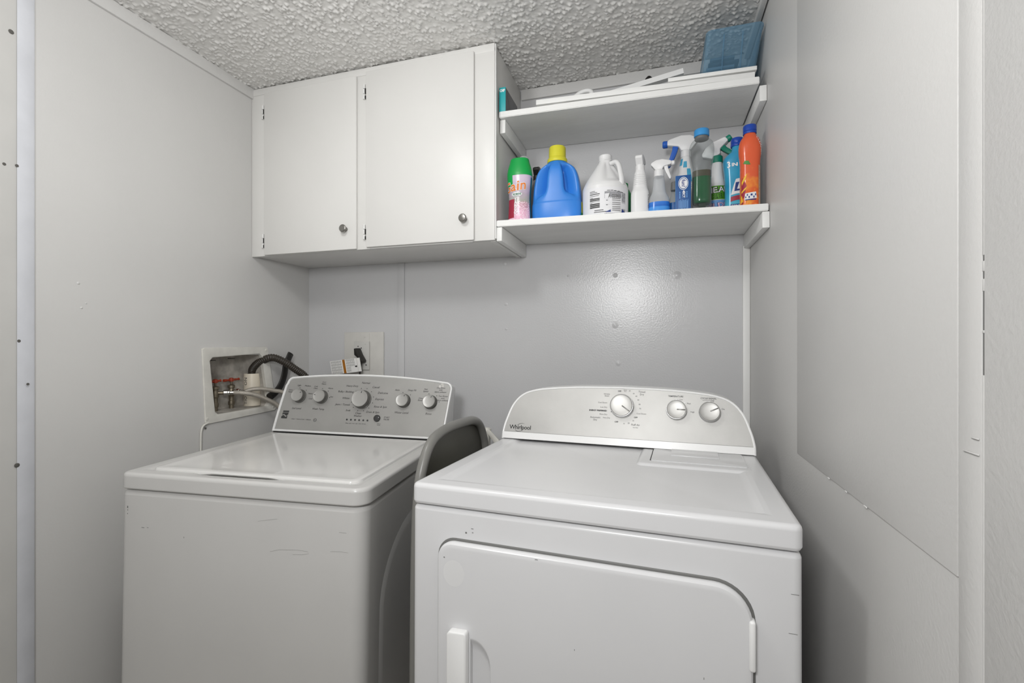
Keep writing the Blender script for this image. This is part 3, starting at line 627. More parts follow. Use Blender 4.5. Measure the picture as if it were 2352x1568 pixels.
pl = lambda u, v: (.0339 * math.cos(math.radians(-75) + u / .0339), .0339 * math.sin(math.radians(-75) + u / .0339), v)
lettering('lettering', [('TIO', -.010, .026, .022, {'rot': PI / 2}), ('ON', -.010, .108, .022, {'rot': PI / 2})], pl, 'ink', sp, True)
tag(finish('water_hose', tube([tuple(e1), (.012, -.402, 1.012), (.034, -.365, 1.001), (.056, -.318, .975), (.074, -.280, .945), (.11, -.235, .87), (.15, -.21, .78)], .0095, 12, 8), 'braid'), 'lower braided grey water hose running from the left valve behind the washer', 'hose')
tag(finish('water_hose', tube([tuple(e2), (.012, -.358, 1.023), (.032, -.327, 1.023), (.056, -.282, 1.012), (.076, -.250, 1.0), (.12, -.20, .95), (.165, -.17, .85)], .0088, 12, 8), 'braid'), 'upper braided grey water hose running from the right valve behind the washer', 'hose')
hp = catmull([(-.057, -.291, 1.02), (-.056, -.293, 1.085), (-.044, -.296, 1.112), (-.014, -.290, 1.138), (.038, -.276, 1.156), (.078, -.246, 1.135), (.108, -.214, 1.102), (.132, -.182, 1.068), (.16, -.16, 1.0), (.175, -.15, .90)], 26)
tag(finish('drain_hose', tube([tuple(p) for p in hp], .016, 16, 0, rf=lambda i: .0168 if (i // 2) % 2 else .0146), 'blackhose', sharp=70), 'black corrugated drain hose arching from the cream pipe down behind the washer', 'hose')
hg = empty('hose_guide', (.055, -.25, 1.0)); tag(hg, 'black plastic hose guide strap hanging under the corrugated hose', 'hose guide')
def hl(L): return [(x - .055, y + .25, z - 1.0) for x, y, z in L]
finish('strap', tube(hl([(.030, -.157, 1.172), (.030, -.167, 1.155), (.028, -.184, 1.120), (.025, -.191, 1.075), (.022, -.207, 1.033), (.020, -.232, 1.004), (.020, -.255, .992)]), .0165, 12, 6, .5, up=(0, 1, 0)), 'black', hg)
finish('strap_hole', lathe([(.0035, 0), (.0035, .0012)], 12), 'greyp', hg, loc=hl([(.037, -.163, 1.162)])[0], rot=(0, PI / 2, -.3))
finish('end_collar', tube(hl([(.020, -.244, .998), (.020, -.262, .988), (.020, -.274, .982)]), .0165, 16, 4, .9), 'black', hg)
cw = empty('wall_wire', (0.006, -.59, .70)); tag(cw, 'thin white wire running down the left wall below the water box', 'wire')
finish('wire', tube([(0, .030, .212), (0, .012, .206), (0, .002, .190), (0, -.001, .150), (0, -.001, 0)], .0035, 10, 6), 'boxw', cw)
finish('wire_clip', lathe([(.004, 0), (.0036, .002), (.0002, .0026)], 12), 'hole', cw, loc=(-.004, .021, .193), rot=(0, PI / 2, 0))

# ================================================================== outlet, plug, tag
OP = empty('outlet_plate', (.319, 0, 1.16)); tag(OP, 'grey painted wooden backing plate with wall outlet behind the washer', 'outlet')
box('backing_board', -.108, .108, -.008, -.0005, -.20, .113, 'plate', OP, bev=.0015)
box('centre_strip', -.040, .032, -.0105, -.008, -.20, .108, 'plate', OP, bev=.0008)
finish('screw', lathe([(.006, 0), (.005, .0016), (.0002, .002)], 14), 'plate', OP, loc=(.006, -.0105, .09), rot=(PI / 2, 0, 0))
oc = box('outlet_cover', -.048, .036, -.0175, -.0105, -.066, .068, 'outlet', OP, bev=.002)
for x, z, r in ((-.024, .045, .0028), (-.006, .037, .0030), (.020, -.043, .0032)):
    finish('socket_hole', lathe([(r, 0), (r, .0006), (.0002, .0007)], 10), 'inkk', oc, loc=(x, -.0176, z), rot=(PI / 2, 0, 0))
for x, z in ((.015, .056), (.004, .020)):
    finish('cover_screw', lathe([(.0036, 0), (.003, .0012), (.0002, .0015)], 12), 'plate', oc, loc=(x, -.0176, z), rot=(PI / 2, 0, 0))
PC = empty('power_plug', (.318, -.024, 1.165)); tag(PC, 'black power plug with cord in the outlet above the washer panel', 'plug')
bm = prism([(-.022, .030), (-.008, .032), (.006, .002), (.024, -.026), (.022, -.036), (.006, -.040), (-.004, -.012), (-.020, .000)], -.030, .006, 'y', .003, 2)
finish('plug_body', bm, 'black', PC)
finish('cord', tube([(.012, -.014, -.030), (.008, -.020, -.060), (.004, -.020, -.10), (-.01, -.012, -.18), (-.02, -.01, -.26)], .0042, 10, 6), 'black', PC)
TG = empty('warning_tag', (.262, -.066, 1.112), (.10, -.12, .05)); tag(TG, 'white paper warning tag with brown stripe hanging on the black power cord', 'tag')
box('tag_paper', -.079, .079, -.0006, .0006, -.032, .032, 'paper', TG, bev=0)
tf = lambda u, v: (u, -.0009, v)
marks('stripe', [rect(-.007, 0, .013, .064)], tf, 'orange_band', TG)
lines = []
for k in range(17):
    u = -.074 + .0038 * k
    if abs(u + .007) > .010:
        for j in range(5): w = .009 + .003 * random.random(); lines.append(rect(u, -.026 + .0125 * j + random.random() * .001, .0014, w))
for k in range(12):
    u = .006 + .0038 * k
    if u < .048:
        n = 5 if k < 6 else 3
        for j in range(n): lines.append(rect(u, .026 - .012 * j, .0013, .0085 + .003 * random.random()))
lines = [l for l in lines if abs((l[0][0] + l[2][0]) / 2 + .007) > .010]
marks('fine_print', lines, tf, 'ink2', TG)
marks('tag_hole', [disc(.056, -.006, .0042, 14)] + [[(.047, -.006), (.052, -.002), (.052, -.010)]], tf, 'inkk', TG)
box('tag_tab', .062, .064, -.0009, .0009, -.032, .032, 'plate', TG, bev=0)
tag(finish('grey_cord', tube([(.12, -.13, .95), (.135, -.11, 1.045), (.165, -.10, 1.066), (.20, -.10, 1.072), (.25, -.10, 1.073), (.29, -.10, 1.066), (.325, -.11, 1.02), (.33, -.12, .9)], .0032, 10, 6), 'greyp'), 'thin grey cord curving just above the washer control panel', 'cord')

# ================================================================== step stool between the machines
ST = empty('step_stool', (1.085, -.62, 0)); tag(ST, 'grey folded step stool standing in the gap between washer and dryer', 'stool')
def stl(L): return [(x - 1.085, y + .62, z) for x, y, z in L]
fr = [(1.075, -.905, 0.0), (1.075, -.900, .30), (1.076, -.893, .70), (1.079, -.885, .84), (1.081, -.868, .900), (1.083, -.836, .945), (1.083, -.785, .966), (1.083, -.70, .974), (1.083, -.60, .972), (1.083, -.525, .966), (1.083, -.468, .944), (1.083, -.430, .900), (1.083, -.412, .850), (1.083, -.400, .70), (1.083, -.390, .30), (1.083, -.385, .0)]
finish('frame', tube(stl(fr), .0140, 16, 8, .95, up=(0, -1, 0)), 'grey', ST)
pan = [(-.272, .28), (-.266, .70), (-.258, .84), (-.243, .893), (-.213, .937), (-.165, .958), (-.08, .966), (.10, .960), (.148, .938), (.182, .896), (.200, .845), (.210, .70), (.222, .28)]
finish('back_panel', prism(pan, -.014, -.008, 'x', .002), 'greyp', ST, 60)
for y in (-.27, .225): finish('foot_cap', lathe([(.016, 0), (.016, .03), (.0135, .032)], 16), 'black', ST, loc=(-.009 if y < 0 else -.002, y - .013, 0))
LB = empty('leaning_board', (1.068, -.25, 0.0)); tag(LB, 'white board leaning in the corner behind the dryer console', 'board')
finish('board', prism([(-.115, .0), (-.075, .0), (-.023, .888), (-.030, .894), (-.060, .894)], -.012, .012, 'y', .0015), 'boxw', LB)
finish('slat', prism([(-.034, .884), (-.024, .894), (.044, .826), (.030, .802)], -.020, -.012, 'y', .0015), 'boxw', LB)

# ================================================================== bottles on the lower shelf
P_white = mat('white_bottle', '#e6e6e6', 0.35); P_bluej = mat('blue_jug', '#3684dc', 0.33, vary=.05, vscale=20); P_yel = mat('yellow_cap', '#d8d23a', 0.4)
P_green = mat('green_cap', '#12a04a', 0.35); P_blue = mat('blue_cap', '#1d46a8', 0.35); P_lblue = mat('light_blue_cap', '#3f97d8', 0.35); P_teal = mat('teal_cap', '#0f8068', 0.4)
P_trig = mat('blue_trigger', '#2b62c0', 0.35); P_label = mat('white_label', '#e8e8ea', 0.5); P_navy = mat('navy', '#1f3a80', 0.45); P_red = mat('deep_red', '#a02840', .45)
P_lime = mat('lime_label', '#58a02a', .45); P_sky = mat('sky_label', '#6fa4dc', .45); P_frost = clear_mat('frosted_plastic', '#f4f5f6', .30, .25, '#e6e8ea'); P_clear = clear_mat('clear_plastic', '#f6f8f8', .04, .06, '#b8bcbc')
P_wink = mat('white_ink', '#f2f2f2', .5); P_org = mat('orange_ink', '#e07820', .45); P_gink = mat('green_ink', '#1a6a40', .45); P_yink = mat('yellow_ink', '#f0c030', .45); P_leaf = mat('leaf_green', '#4a8a3a', .45)
P_pinkink = mat('pink_ink', '#f0c8dc', .45); P_teall = mat('teal_label', '#4aa8cc', .5)
def bottle(name, x, y, label, cat='bottle', rz=0.0):
    e = empty(name, (x, y, sz(x)), (0, 0, rz)); return tag(e, label, cat)
def wrapfn(L, ang0, zc, off, R):
    a0 = math.radians(ang0); return lambda u, v: L.pt(zc + v, a0 + u / R, off)

# 1 scent booster with green cap
b = bottle('scent_bead_bottle', 1.1725, -.286, 'pink scent bead bottle with green cap, leftmost on the lower shelf')
m1 = ramp_mat('bead_sleeve', 2, 0, .17, [(0, '#e2b6c8'), (.30, '#e8b4cc'), (.46, '#c89aa8'), (.56, '#a9a89e'), (.72, '#b8a8b8'), (1, '#d2c2d6')], .25, .25, 60, (230, .42, '#f3d9e4', .42))
L = Loft([(0, .038, .028), (.004, .0415, .0305), (.02, .0420, .031), (.06, .0400, .030), (.10, .0405, .030), (.14, .0440, .032), (.165, .0455, .033), (.17, .0455, .033)])
finish('body', L.mesh(44), m1, b, 60)
finish('red_print', L.patch(-158, -106, .012, .080, .0006, 10, 6), P_red, b, 60); finish('side_label', L.patch(-14, 45, .004, .160, .0006, 14, 6), mat('teal_side', '#0c6a70', .4), b, 60)
finish('green_swirl', L.patch(-178, -112, .128, .168, .0008, 14, 6, lambda t: .168), P_green, b, 60)
R = .042
lettering('brand_lettering', [('Gain', -.020, .0, .050, {'bold': .0022, 'shear': .15, 'rot': .10})], wrapfn(L, -86, .124, .0011, R), P_label, b, True)
lettering('brand_lettering', [('Gain', -.020, .0, .050, {'bold': .0006, 'shear': .15, 'rot': .10})], wrapfn(L, -86, .124, .0016, R), P_org, b, True)
marks('oval_print', [disc(0, 0, .019, 22, .0085)], wrapfn(L, -94, .0965, .0013, R), P_label, b, True)
lettering('small_lettering', [('scent', 0, .0015, .014, {'bold': .0003, 'shear': .2}), ('booster', 0, -.0052, .005)], wrapfn(L, -94, .0965, .0018, R), P_gink, b, True)
lettering('side_lettering', [(c, .0, -.0118 * i, .0145, {'bold': .0005}) for i, c in enumerate('TANGO')], wrapfn(L, -98, .078, .0018, R), P_wink, b, True)
Lc = Loft([(.166, .0462, .0335), (.176, .0466, .0338), (.196, .0435, .0315), (.215, .0375, .028), (.226, .0350, .026), (.231, .032, .024), (.232, .02, .015), (.2285, .001, .001)])
c1 = finish('cap', Lc.mesh(44), P_green, b, 60)
finish('dosing_cup', Loft([(.228, .016, .014), (.238, .0165, .0145), (.2405, .014, .012)], 0).mesh(24), P_frost, c1, loc=(.014, .004, 0))

# 2 blue detergent jug
b = bottle('detergent_jug', 1.3055, -.250, 'blue laundry detergent jug with yellow screw cap, beside the green-capped bottle', 'jug')
def dent(z, ang):
    a = (math.degrees(ang) + 90 + 180) % 360 - 180
    t = abs(a); w = 1 / (1 + math.exp(-(t - 17) / 1.6)) * 1 / (1 + math.exp((t - (56 if a > 0 else 50)) / 3.0))
    v = 1 / (1 + math.exp(-(z - .096 - .0004 * max(0, 45 - t)) / .0045)) / (1 + math.exp((z - .196) / .005))
    return .040 * w * v
L = Loft([(0, .086, .042, 0, 0, 3.2), (.004, .0905, .047, 0, 0, 3.2), (.03, .0925, .049, 0, 0, 3.2), (.062, .0920, .049, 0, 0, 3.2), (.074, .0895, .0475, 0, 0, 3.1), (.12, .086, .047, 0, 0, 3.0), (.165, .078, .046, 0, 0, 2.9), (.192, .066, .043, 0, 0, 2.6), (.208, .048, .036, 0, 0, 2.3), (.214, .038, .033, 0, 0, 2), (.222, .034, .031, 0, 0, 2)], 6, dent)
finish('body', L.mesh(120), P_bluej, b, 70)
finish('side_label', L.patch(-14, 16, .012, .065, .0009, 10, 6), P_yel, b, 60); finish('label_band', L.patch(-16, 14, .006, .026, .0013, 10, 4), P_green, b, 60)
cap = bmesh.new(); n = 60; lo = []
for r, z, rib in ((.0355, .218, 0), (.0365, .220, 0), (.0362, .230, 0), (.0312, .236, 0), (.0305, .238, 1), (.0298, .272, 1), (.0285, .2755, 0), (.0002, .2765, 0)):
    lo.append([((r + (.0007 if rib and k % 2 else 0)) * math.cos(2 * PI * k / n), (r + (.0007 if rib and k % 2 else 0)) * math.sin(2 * PI * k / n), z) for k in range(n)])
finish('cap', loops_mesh(lo), P_yel, b, 45)

# 3 white bleach jug
b = bottle('bleach_jug', 1.4790, -.248, 'white bleach jug with side handle and printed instruction label', 'jug')
def dent3(z, ang):
    a = (math.degrees(ang) + 90 + 180) % 360 - 180
    w = 1 / (1 + math.exp(-(a - 2) / 4)) / (1 + math.exp((a - 75) / 5)); v = 1 / (1 + math.exp(-(z - .123) / .003)) / (1 + math.exp((z - .196) / .004))
    return .014 * w * v
L = Loft([(0, .074, .074), (.004, .0785, .0785), (.05, .0795, .0795), (.100, .0795, .0795), (.106, .0785, .0785), (.118, .0745, .0745), (.145, .060, .060), (.175, .041, .041), (.195, .0285, .0285), (.204, .0235, .0235), (.212, .0215, .0215), (.214, .0215, .0215)], 5, dent3)
finish('body', L.mesh(72), P_white, b, 60)
finish('cap', lathe([(.0222, .207), (.0240, .208), (.0240, .2115), (.0222, .213), (.0228, .2135), (.0235, .226), (.0215, .2285), (.0002, .229)], 36), P_white, b)
finish('handle', tube([(.022, -.012, .196), (.040, -.026, .194), (.050, -.034, .178), (.056, -.041, .150), (.060, -.046, .125), (.060, -.044, .108)], .0078, 14, 6, 1.25), P_white, b, 60)
finish('label', L.patch(-158, -12, .004, .094, .0006, 30, 4), P_label, b, 60)
f = wrapfn(L, -82, .0, .0011, .080)
tl = []
for k, (z, w, h) in enumerate(((.082, .020, .0016), (.0775, .028, .0016), (.072, .036, .0026), (.066, .034, .0014), (.060, .012, .0014), (.056, .036, .0036), (.051, .036, .0036), (.046, .036, .0010), (.042, .010, .001), (.038, .036, .0042), (.0325, .036, .0042), (.027, .036, .0042))):
    tl.append(rect(-.046 + w / 2 - .010, z, w, h))
tl += [rect(.0, z, .005, .0018) for z in (.056, .048, .040, .032)] + [rect(-.024, .016, .028, .0022), rect(-.020, .010, .040, .002)]
th = [rect(.030, .081, .009, .0018), rect(.041, .081, .010, .0018), rect(.053, .080, .010, .0018), rect(.066, .079, .010, .0018), rect(.079, .077, .012, .0018)]
marks('print_lines', tl, f, 'ink', b, True); marks('print_heading', th, wrapfn(L, -100, 0, .0013, .080), 'ink', b, True)
marks('print_panel', [rect(.048, .040, .060, .076), rect(.090, .040, .020, .072)], wrapfn(L, -100, 0, .0009, .080), mat('grey_fine_print', '#a9a9ad', .6, vary=.5, vscale=260), b, True)
marks('print_picture', [rect(.026, .062, .014, .018), rect(.027, .018, .018, .014), rect(.027, .040, .016, .012)], wrapfn(L, -100, 0, .0013, .080), P_label, b, True)
marks('print_blue', [[(.019, .008), (.037, .008), (.037, .016), (.028, .012)], [(.078, .004), (.096, .004), (.094, .012), (.082, .020)]], wrapfn(L, -100, 0, .0017, .080), P_navy, b, True)
marks('print_dark', [[(.029, .056), (.031, .056), (.036, .069), (.033, .070)]] + [rect(.058, z, .032, .0016) for z in (.066, .060, .054, .048, .040, .034, .026, .020, .014)], wrapfn(L, -100, 0, .0017, .080), 'ink2', b, True)

def sprayer(parent, z0, rz, hm, tm, nm, cm, sc=1.0, collar_r=.0165, collar_h=.022, tilt=0.0, w=.013, long=1.0, cx=0, cy=0):
    finish('collar', lathe([(collar_r * 1.0, z0), (collar_r * 1.03, z0 + .002), (collar_r, z0 + collar_h - .002), (collar_r * .9, z0 + collar_h)], 28), cm, parent, loc=(cx, cy, 0))
    mt = Matrix.Translation((cx, cy, z0 + collar_h - .002)) @ Matrix.Rotation(rz, 4, 'Z') @ Matrix.Rotation(-tilt, 4, 'Y') @ Matrix.Scale(sc, 4)
    def pp(poly, hw, bev):
        t = prism(poly, -hw, hw, 'y', bev, 2); bmesh.ops.transform(t, matrix=mt, verts=t.verts[:]); return t
    h = finish('spray_head', pp([(-.012, 0), (-.024, .016), (-.030, .022), (-.027, .030), (-.010, .0385), (.012, .040), (.042 * long, .032), (.046 * long, .028), (.046 * long, .017), (.018, .012), (.012, 0)], w, .003), hm, parent)
    finish('trigger', pp([(.018, .016), (.032, .018), (.034, .004), (.045, -.030), (.043, -.038), (.038, -.036), (.026, -.012), (.020, .004)], w * .62, .002), tm, parent)
    finish('nozzle', lathe([(.0085, 0), (.0092, .001), (.0092, .010), (.007, .0125), (.0015, .0125), (.0012, .010)], 18, mtx=mt @ along((.045 * long, 0, .0235), (1, 0, 0))), nm, parent)
    return h
# 4 white spray bottle seen from its back
b = bottle('spray_bottle', 1.5985, -.255, 'all-white spray bottle turned backwards, right of the bleach jug')
L = Loft([(0, .028, .022, 0, 0, 2.6), (.004, .0305, .0245, 0, 0, 2.6), (.05, .031, .025, 0, 0, 2.6), (.082, .0305, .0245, 0, 0, 2.5), (.094, .027, .022, 0, 0, 2.3), (.104, .0245, .020), (.125, .0225, .019), (.150, .0195, .018), (.160, .0165, .016), (.164, .0155, .0155)], 5)
finish('body', L.mesh(44), P_white, b, 60)
grip = bmesh.new()
for zz in np.arange(.112, .15, .0065):
    merge(grip, L.patch(-150, -30, zz, zz + .0035, .0010, 14, 1))
finish('grip_ribs', grip, P_white, b)
lettering('lettering', [('Cleaner', 0, 0, .016, {'rot': -PI / 2}), ], wrapfn(L, -28, .050, .0008, .03), 'ink2', b, True)
marks('print_lines', [rect(.006 + .003 * k, -.03, .0012, .035) for k in range(5)], wrapfn(L, -28, .050, .0008, .03), P_teall, b, True)
sprayer(b, .160, math.radians(82), P_white, P_white, P_white, P_white, .95, .0155, .022)

# 5 clear spray bottle, blue liquid
b = bottle('spray_bottle', 1.6615, -.250, 'clear spray bottle with white trigger and blue band round its base')
L = Loft([(0, .032, .026, 0, 0, 2.6), (.004, .0350, .029, 0, 0, 2.6), (.03, .0355, .030, 0, 0, 2.6), (.050, .0345, .029, 0, 0, 2.5), (.066, .0315, .026), (.082, .0235, .021), (.100, .0205, .019), (.125, .0185, .018), (.138, .0165, .0165), (.141, .0155, .0155)], 5)
finish('body', L.mesh(48), P_frost, b, 60)
m5 = ramp_mat('blue_label', 2, 0, .05, [(0, '#3f8fe0'), (.55, '#4a98e6'), (.62, '#2a6cc8'), (1, '#3a82dc')], .2)
finish('blue_label', L.patch(-178, -2, .001, .046, .0006, 28, 5, lambda t: .046 - .006 * (2 * t - 1) ** 2 * 0), m5, b, 60)
lab = bmesh.new()
for k in range(9):
    z = .090 + .0052 * k; merge(lab, L.patch(-150, -105, z, z + .0014, .0008, 8, 1)); merge(lab, L.patch(-72, -34, z, z + .0014, .0008, 8, 1))
finish('relief_marks', lab, P_frost, b)
sprayer(b, .137, math.radians(-5), P_white, P_white, P_white, P_white, .9, .0165, .024)

# 6 small bottle with grey cap
b = bottle('small_bottle', 1.7130, -.238, 'small clear bottle with grey cap and dark blue band, half behind the blue box')
L = Loft([(0, .016, .016), (.003, .0182, .0182), (.05, .018, .018), (.07, .0145, .0145), (.088, .010, .010), (.094, .0095, .0095)], 5)
finish('body', L.mesh(28), P_clear, b, 60)
finish('label', L.patch(-180, 0, .002, .046, .0006, 20, 3), mat('dark_blue_label', '#205a94', .35, vary=.3, vscale=120), b, 60)
finish('cap', Loft([(.090, .0125, .0125), (.093, .013, .013), (.118, .0115, .0115), (.1195, .009, .009)], 0).mesh(24), 'ink2', b)

# 7 blue carton
b = tag(empty('carton_box', (1.7400, -.245, sz(1.74)), (0, 0, -.02)), 'small dark blue carton with white oval print, in front of the clear bottles', 'box')
box('carton', -.0245, .0230, -.050, .050, 0, .122, mat('carton_blue', '#1f5492', .45, vary=.06), b, bev=.0008)
box('edge_panel', -.0250, -.0243, -.049, .049, .001, .121, mat('carton_light_blue', '#5f9fd4', .45), b, bev=0)
cf = lambda u, v: (u - .0005, -.0506, v)
marks('oval_print', ring(0, .095, .0140, .0155, 30, 1.38) + [disc(0, .095, .0125, 28, .0170)], cf, P_label, b)
lettering('lettering', [('fun!', 0, .095, .0165, {'rot': -PI / 2, 'bold': .0003}), ], lambda u, v: (u - .0005, -.0509, v), P_navy, b)
lettering('lettering', [('40', .001, .066, .011, {'rot': -PI / 2, 'bold': .0004}), ('CT', .001, .054, .010, {'rot': -PI / 2, 'bold': .0003})], cf, P_wink, b)
rows = [rect(-.011 + .0 * k, .066 - .006 * k, .0035, .0042) for k in range(4)] + [rect(.011, .066 - .0055 * k, .003, .0038) for k in range(4)]
rows += [rect(-.0135 + .0028 * k, .024 + (.003 if k % 3 else 0), .0013, .030 - .004 * (k % 2)) for k in range(11)]
marks('print_lines', rows, cf, P_sky, b)

# 8 white spray bottle, blue trigger, standing at the back
b = bottle('spray_bottle', 1.7560, -.110, 'tall white spray bottle with blue trigger and nozzle at the back of the shelf')
L = Loft([(0, .034, .024, 0, 0, 2.6), (.004, .037, .027, 0, 0, 2.6), (.12, .037, .027, 0, 0, 2.6), (.16, .034, .026, 0, 0, 2.4), (.20, .026, .022), (.235, .018, .018), (.25, .0155, .0155)], 5)
finish('body', L.mesh(40), P_white, b, 60)
for z0, z1, a0, a1 in ((.205, .228, -112, -85), (.215, .240, -160, -125), (.150, .200, -86, -60)):
    finish('blue_stripe', L.patch(a0, a1, z0, z1, .0008, 8, 4), P_teall, b, 60)
marks('print_lines', [[(.004, .130 + .006 * k), (.016, .134 + .006 * k), (.016, .1355 + .006 * k), (.004, .1315 + .006 * k)] for k in range(5)], wrapfn(L, -86, 0, .0008, .035), 'ink2', b, True)
sprayer(b, .248, math.radians(180), P_white, P_trig, P_trig, P_white, 1.42, .0175, .024, 0, .011)

# 9 clear bottle with green liquid and blue cap
b = bottle('mouthwash_bottle', 1.7975, -.262, 'tall clear bottle with light blue cap, half full of dark green liquid')
secs = [(0, .0285, .0265, 0, 0, 2.6), (.004, .0300, .028, 0, 0, 2.6), (.022, .0300, .028, 0, 0, 2.6), (.034, .0305, .0285, 0, 0, 2.8), (.110, .0305, .0285, 0, 0, 2.8), (.150, .0310, .029, 0, 0, 2.6), (.170, .0350, .032, 0, 0, 2.4), (.195, .0385, .035), (.222, .0390, .0355), (.240, .0350, .032), (.252, .0250, .024), (.257, .0205, .0205), (.268, .0200, .0200)]
secs = [(z * .97, rx, ry, *r) if r else (z * .97, rx, ry) for z, rx, ry, *r in secs]
L = Loft(secs, 5); finish('body', L.mesh(48), P_clear, b, 60)
LL = Loft([(z, rx - .0014, ry - .0014, *r) if r else (z, rx - .0014, ry - .0014) for z, rx, ry, *r in [(.030, .022, .021, 0, 0, 2.6), (.038, .0298, .0278, 0, 0, 2.8), (.10, .0303, .0283, 0, 0, 2.8), (.1205, .0304, .0284, 0, 0, 2.8)]], 4)
m9 = mat('green_liquid', '#0a5a30', .15); lq = finish('liquid', LL.mesh(40), m9, b, 60)
finish('liquid_film', Loft([(.1175, .0293, .0273, 0, 0, 2.8), (.1375, .0296, .0276, 0, 0, 2.7)], 0).mesh(40), mat('brown_film', '#4a4632', .3), lq, 60)
box('base_label', -.012, .010, -.0282, -.0277, .004, .026, mat('dark_label', '#26332c', .3), b, bev=0)
finish('cap', lathe([(.0222, .2545), (.0240, .256), (.0240, .2745), (.0225, .2775), (.0002, .279)], 36), P_lblue, b, 40)
finish('neck_ring', lathe([(.0215, .246), (.0222, .247), (.0222, .2535), (.021, .2545)], 32), 'ink2', b, 40)

# 10 mildew spray
b = bottle('spray_bottle', 1.8555, -.165, 'white mildew spray bottle with teal collar and trigger and green label')
L = Loft([(0, .027, .023, 0, 0, 2.6), (.004, .030, .026, 0, 0, 2.6), (.07, .030, .026, 0, 0, 2.6), (.110, .027, .024, 0, 0, 2.5), (.150, .0215, .021), (.185, .0175, .0175), (.20, .017, .017)], 5)
finish('body', L.mesh(40), P_white, b, 60)
finish('green_label', L.patch(-170, -10, .064, .112, .0006, 24, 4), P_lime, b, 60); finish('blue_label', L.patch(-170, -10, .002, .062, .0006, 24, 4), P_sky, b, 60)
lettering('lettering', [('MEAN', .006, .014, .027, {'bold': .0018, 'rot': .1}), ('GREEN', .006, -.008, .022, {'bold': .0012, 'rot': .1})], wrapfn(L, -97, .083, .0011, .029), 'inkk', b, True)
lettering('lettering', [('MEAN', .006, .014, .027, {'bold': .0004, 'rot': .1})], wrapfn(L, -97, .083, .0015, .029), P_wink, b, True)
lettering('lettering', [('GREEN', .006, -.008, .022, {'bold': .0002, 'rot': .1})], wrapfn(L, -97, .083, .0015, .029), P_lime, b, True)
lettering('lettering', [('MILDEW', .010, .012, .022, {'bold': .0013, 'rot': .08}), ('DESTROYER', .014, -.010, .022, {'bold': .0013, 'rot': .08})], wrapfn(L, -95, .032, .0011, .029), P_navy, b, True)
lettering('lettering', [('MILDEW', .010, .012, .022, {'bold': .0002, 'rot': .08}), ('DESTROYER', .014, -.010, .022, {'bold': .0002, 'rot': .08})], wrapfn(L, -95, .032, .0015, .029), P_pinkink, b, True)
sprayer(b, .196, math.radians(-12), P_white, P_teal, P_teal, P_teal, 1.25, .0190, .024, math.radians(32), .012)

# 11 blue liquid cleaner
b = bottle('cleaner_bottle', 1.9130, -.212, 'turquoise cleaner bottle with dark blue cap, partly hidden behind the orange bottle', rz=math.radians(0))
L = Loft([(0, .034, .024, 0, 0, 2.6), (.004, .0385, .0265, 0, 0, 2.6), (.09, .0385, .0265, 0, 0, 2.6), (.135, .0405, .027, 0, 0, 2.6), (.165, .0435, .0275, 0, 0, 2.6), (.185, .0435, .0275, 0, 0, 2.5), (.200, .0340, .025), (.212, .0200, .020), (.224, .0165, .0165), (.232, .0162, .0162)], 5)
m11 = ramp_mat('turquoise_sleeve', 2, 0, .2, [(0, '#49b4cc'), (.3, '#57b8d4'), (.6, '#2f96c0'), (.85, '#3aa4cc'), (1, '#3a9cc6')], .2, .3, 26)
finish('body', L.mesh(48), m11, b, 60)
lettering('lettering', [('3', -.022, 0, .028, {'bold': .0010}), ('IN 1', -.012, -.001, .015, {'bold': .0006, 'align': 'LEFT'})], wrapfn(L, -95, .163, .0012, .042), P_wink, b, True)
marks('label_panel', [[(-.019, .062), (.034, .072), (.034, .126), (-.003, .114)]], wrapfn(L, -92, .0, .0008, .040), P_label, b, True)
marks('label_ribbon', [[(-.020, .040), (.034, .052), (.034, .066), (-.019, .056)]], wrapfn(L, -92, 0, .0011, .040), P_red, b, True)
lettering('lettering', [('Lysol', -.012, .086, .038, {'bold': .0012, 'shear': .3, 'rot': .15, 'align': 'LEFT'})], wrapfn(L, -90, 0, .0012, .040), P_navy, b, True)
marks('label_strip', [rect(.008, .026, .056, .011)], wrapfn(L, -92, 0, .0009, .040), P_navy, b, True)
lettering('lettering', [('CLEAN & FRESH', .010, .026, .0075, {'bold': .0002})], wrapfn(L, -92, 0, .0014, .040), P_wink, b, True)
finish('cap', lathe([(.0195, .229), (.0200, .230), (.0200, .2375), (.0190, .239), (.0196, .240), (.0196, .254), (.018, .257), (.0002, .258)], 32), P_blue, b, 40)

# 12 orange bottle
b = bottle('cleaner_bottle', 1.9380, -.2940, 'tall orange cleaner bottle with dark blue cap at the right end')
L = Loft([(0, .0265, .024, 0, 0, 2.5), (.004, .0290, .0255, 0, 0, 2.5), (.06, .0290, .0255, 0, 0, 2.5), (.125, .0288, .0255, 0, 0, 2.5), (.150, .0300, .026, 0, 0, 2.5), (.172, .0325, .0275, 0, 0, 2.4), (.195, .0325, .0275, 0, 0, 2.4), (.214, .0280, .025), (.226, .0200, .020), (.232, .0175, .0175), (.236, .0172, .0172)], 5)
m12 = ramp_mat('orange_sleeve', 2, 0, .2, [(0, '#ea8f3a'), (.25, '#de5a2c'), (.45, '#f0a03e'), (.62, '#e06030'), (.8, '#ec8a3a'), (1, '#e0603a')], .18, .9, 34)
finish('body', L.mesh(44), m12, b, 60)
f12 = lambda o: wrapfn(L, -92, 0, o, .029)
marks('fruit_print', [[(-.030, .020), (-.016, .030), (-.010, .066), (-.022, .092), (-.030, .080)], [(-.030, .004), (-.02, .010), (-.024, .02), (-.031, .02)]], f12(.0008), P_red, b, True)
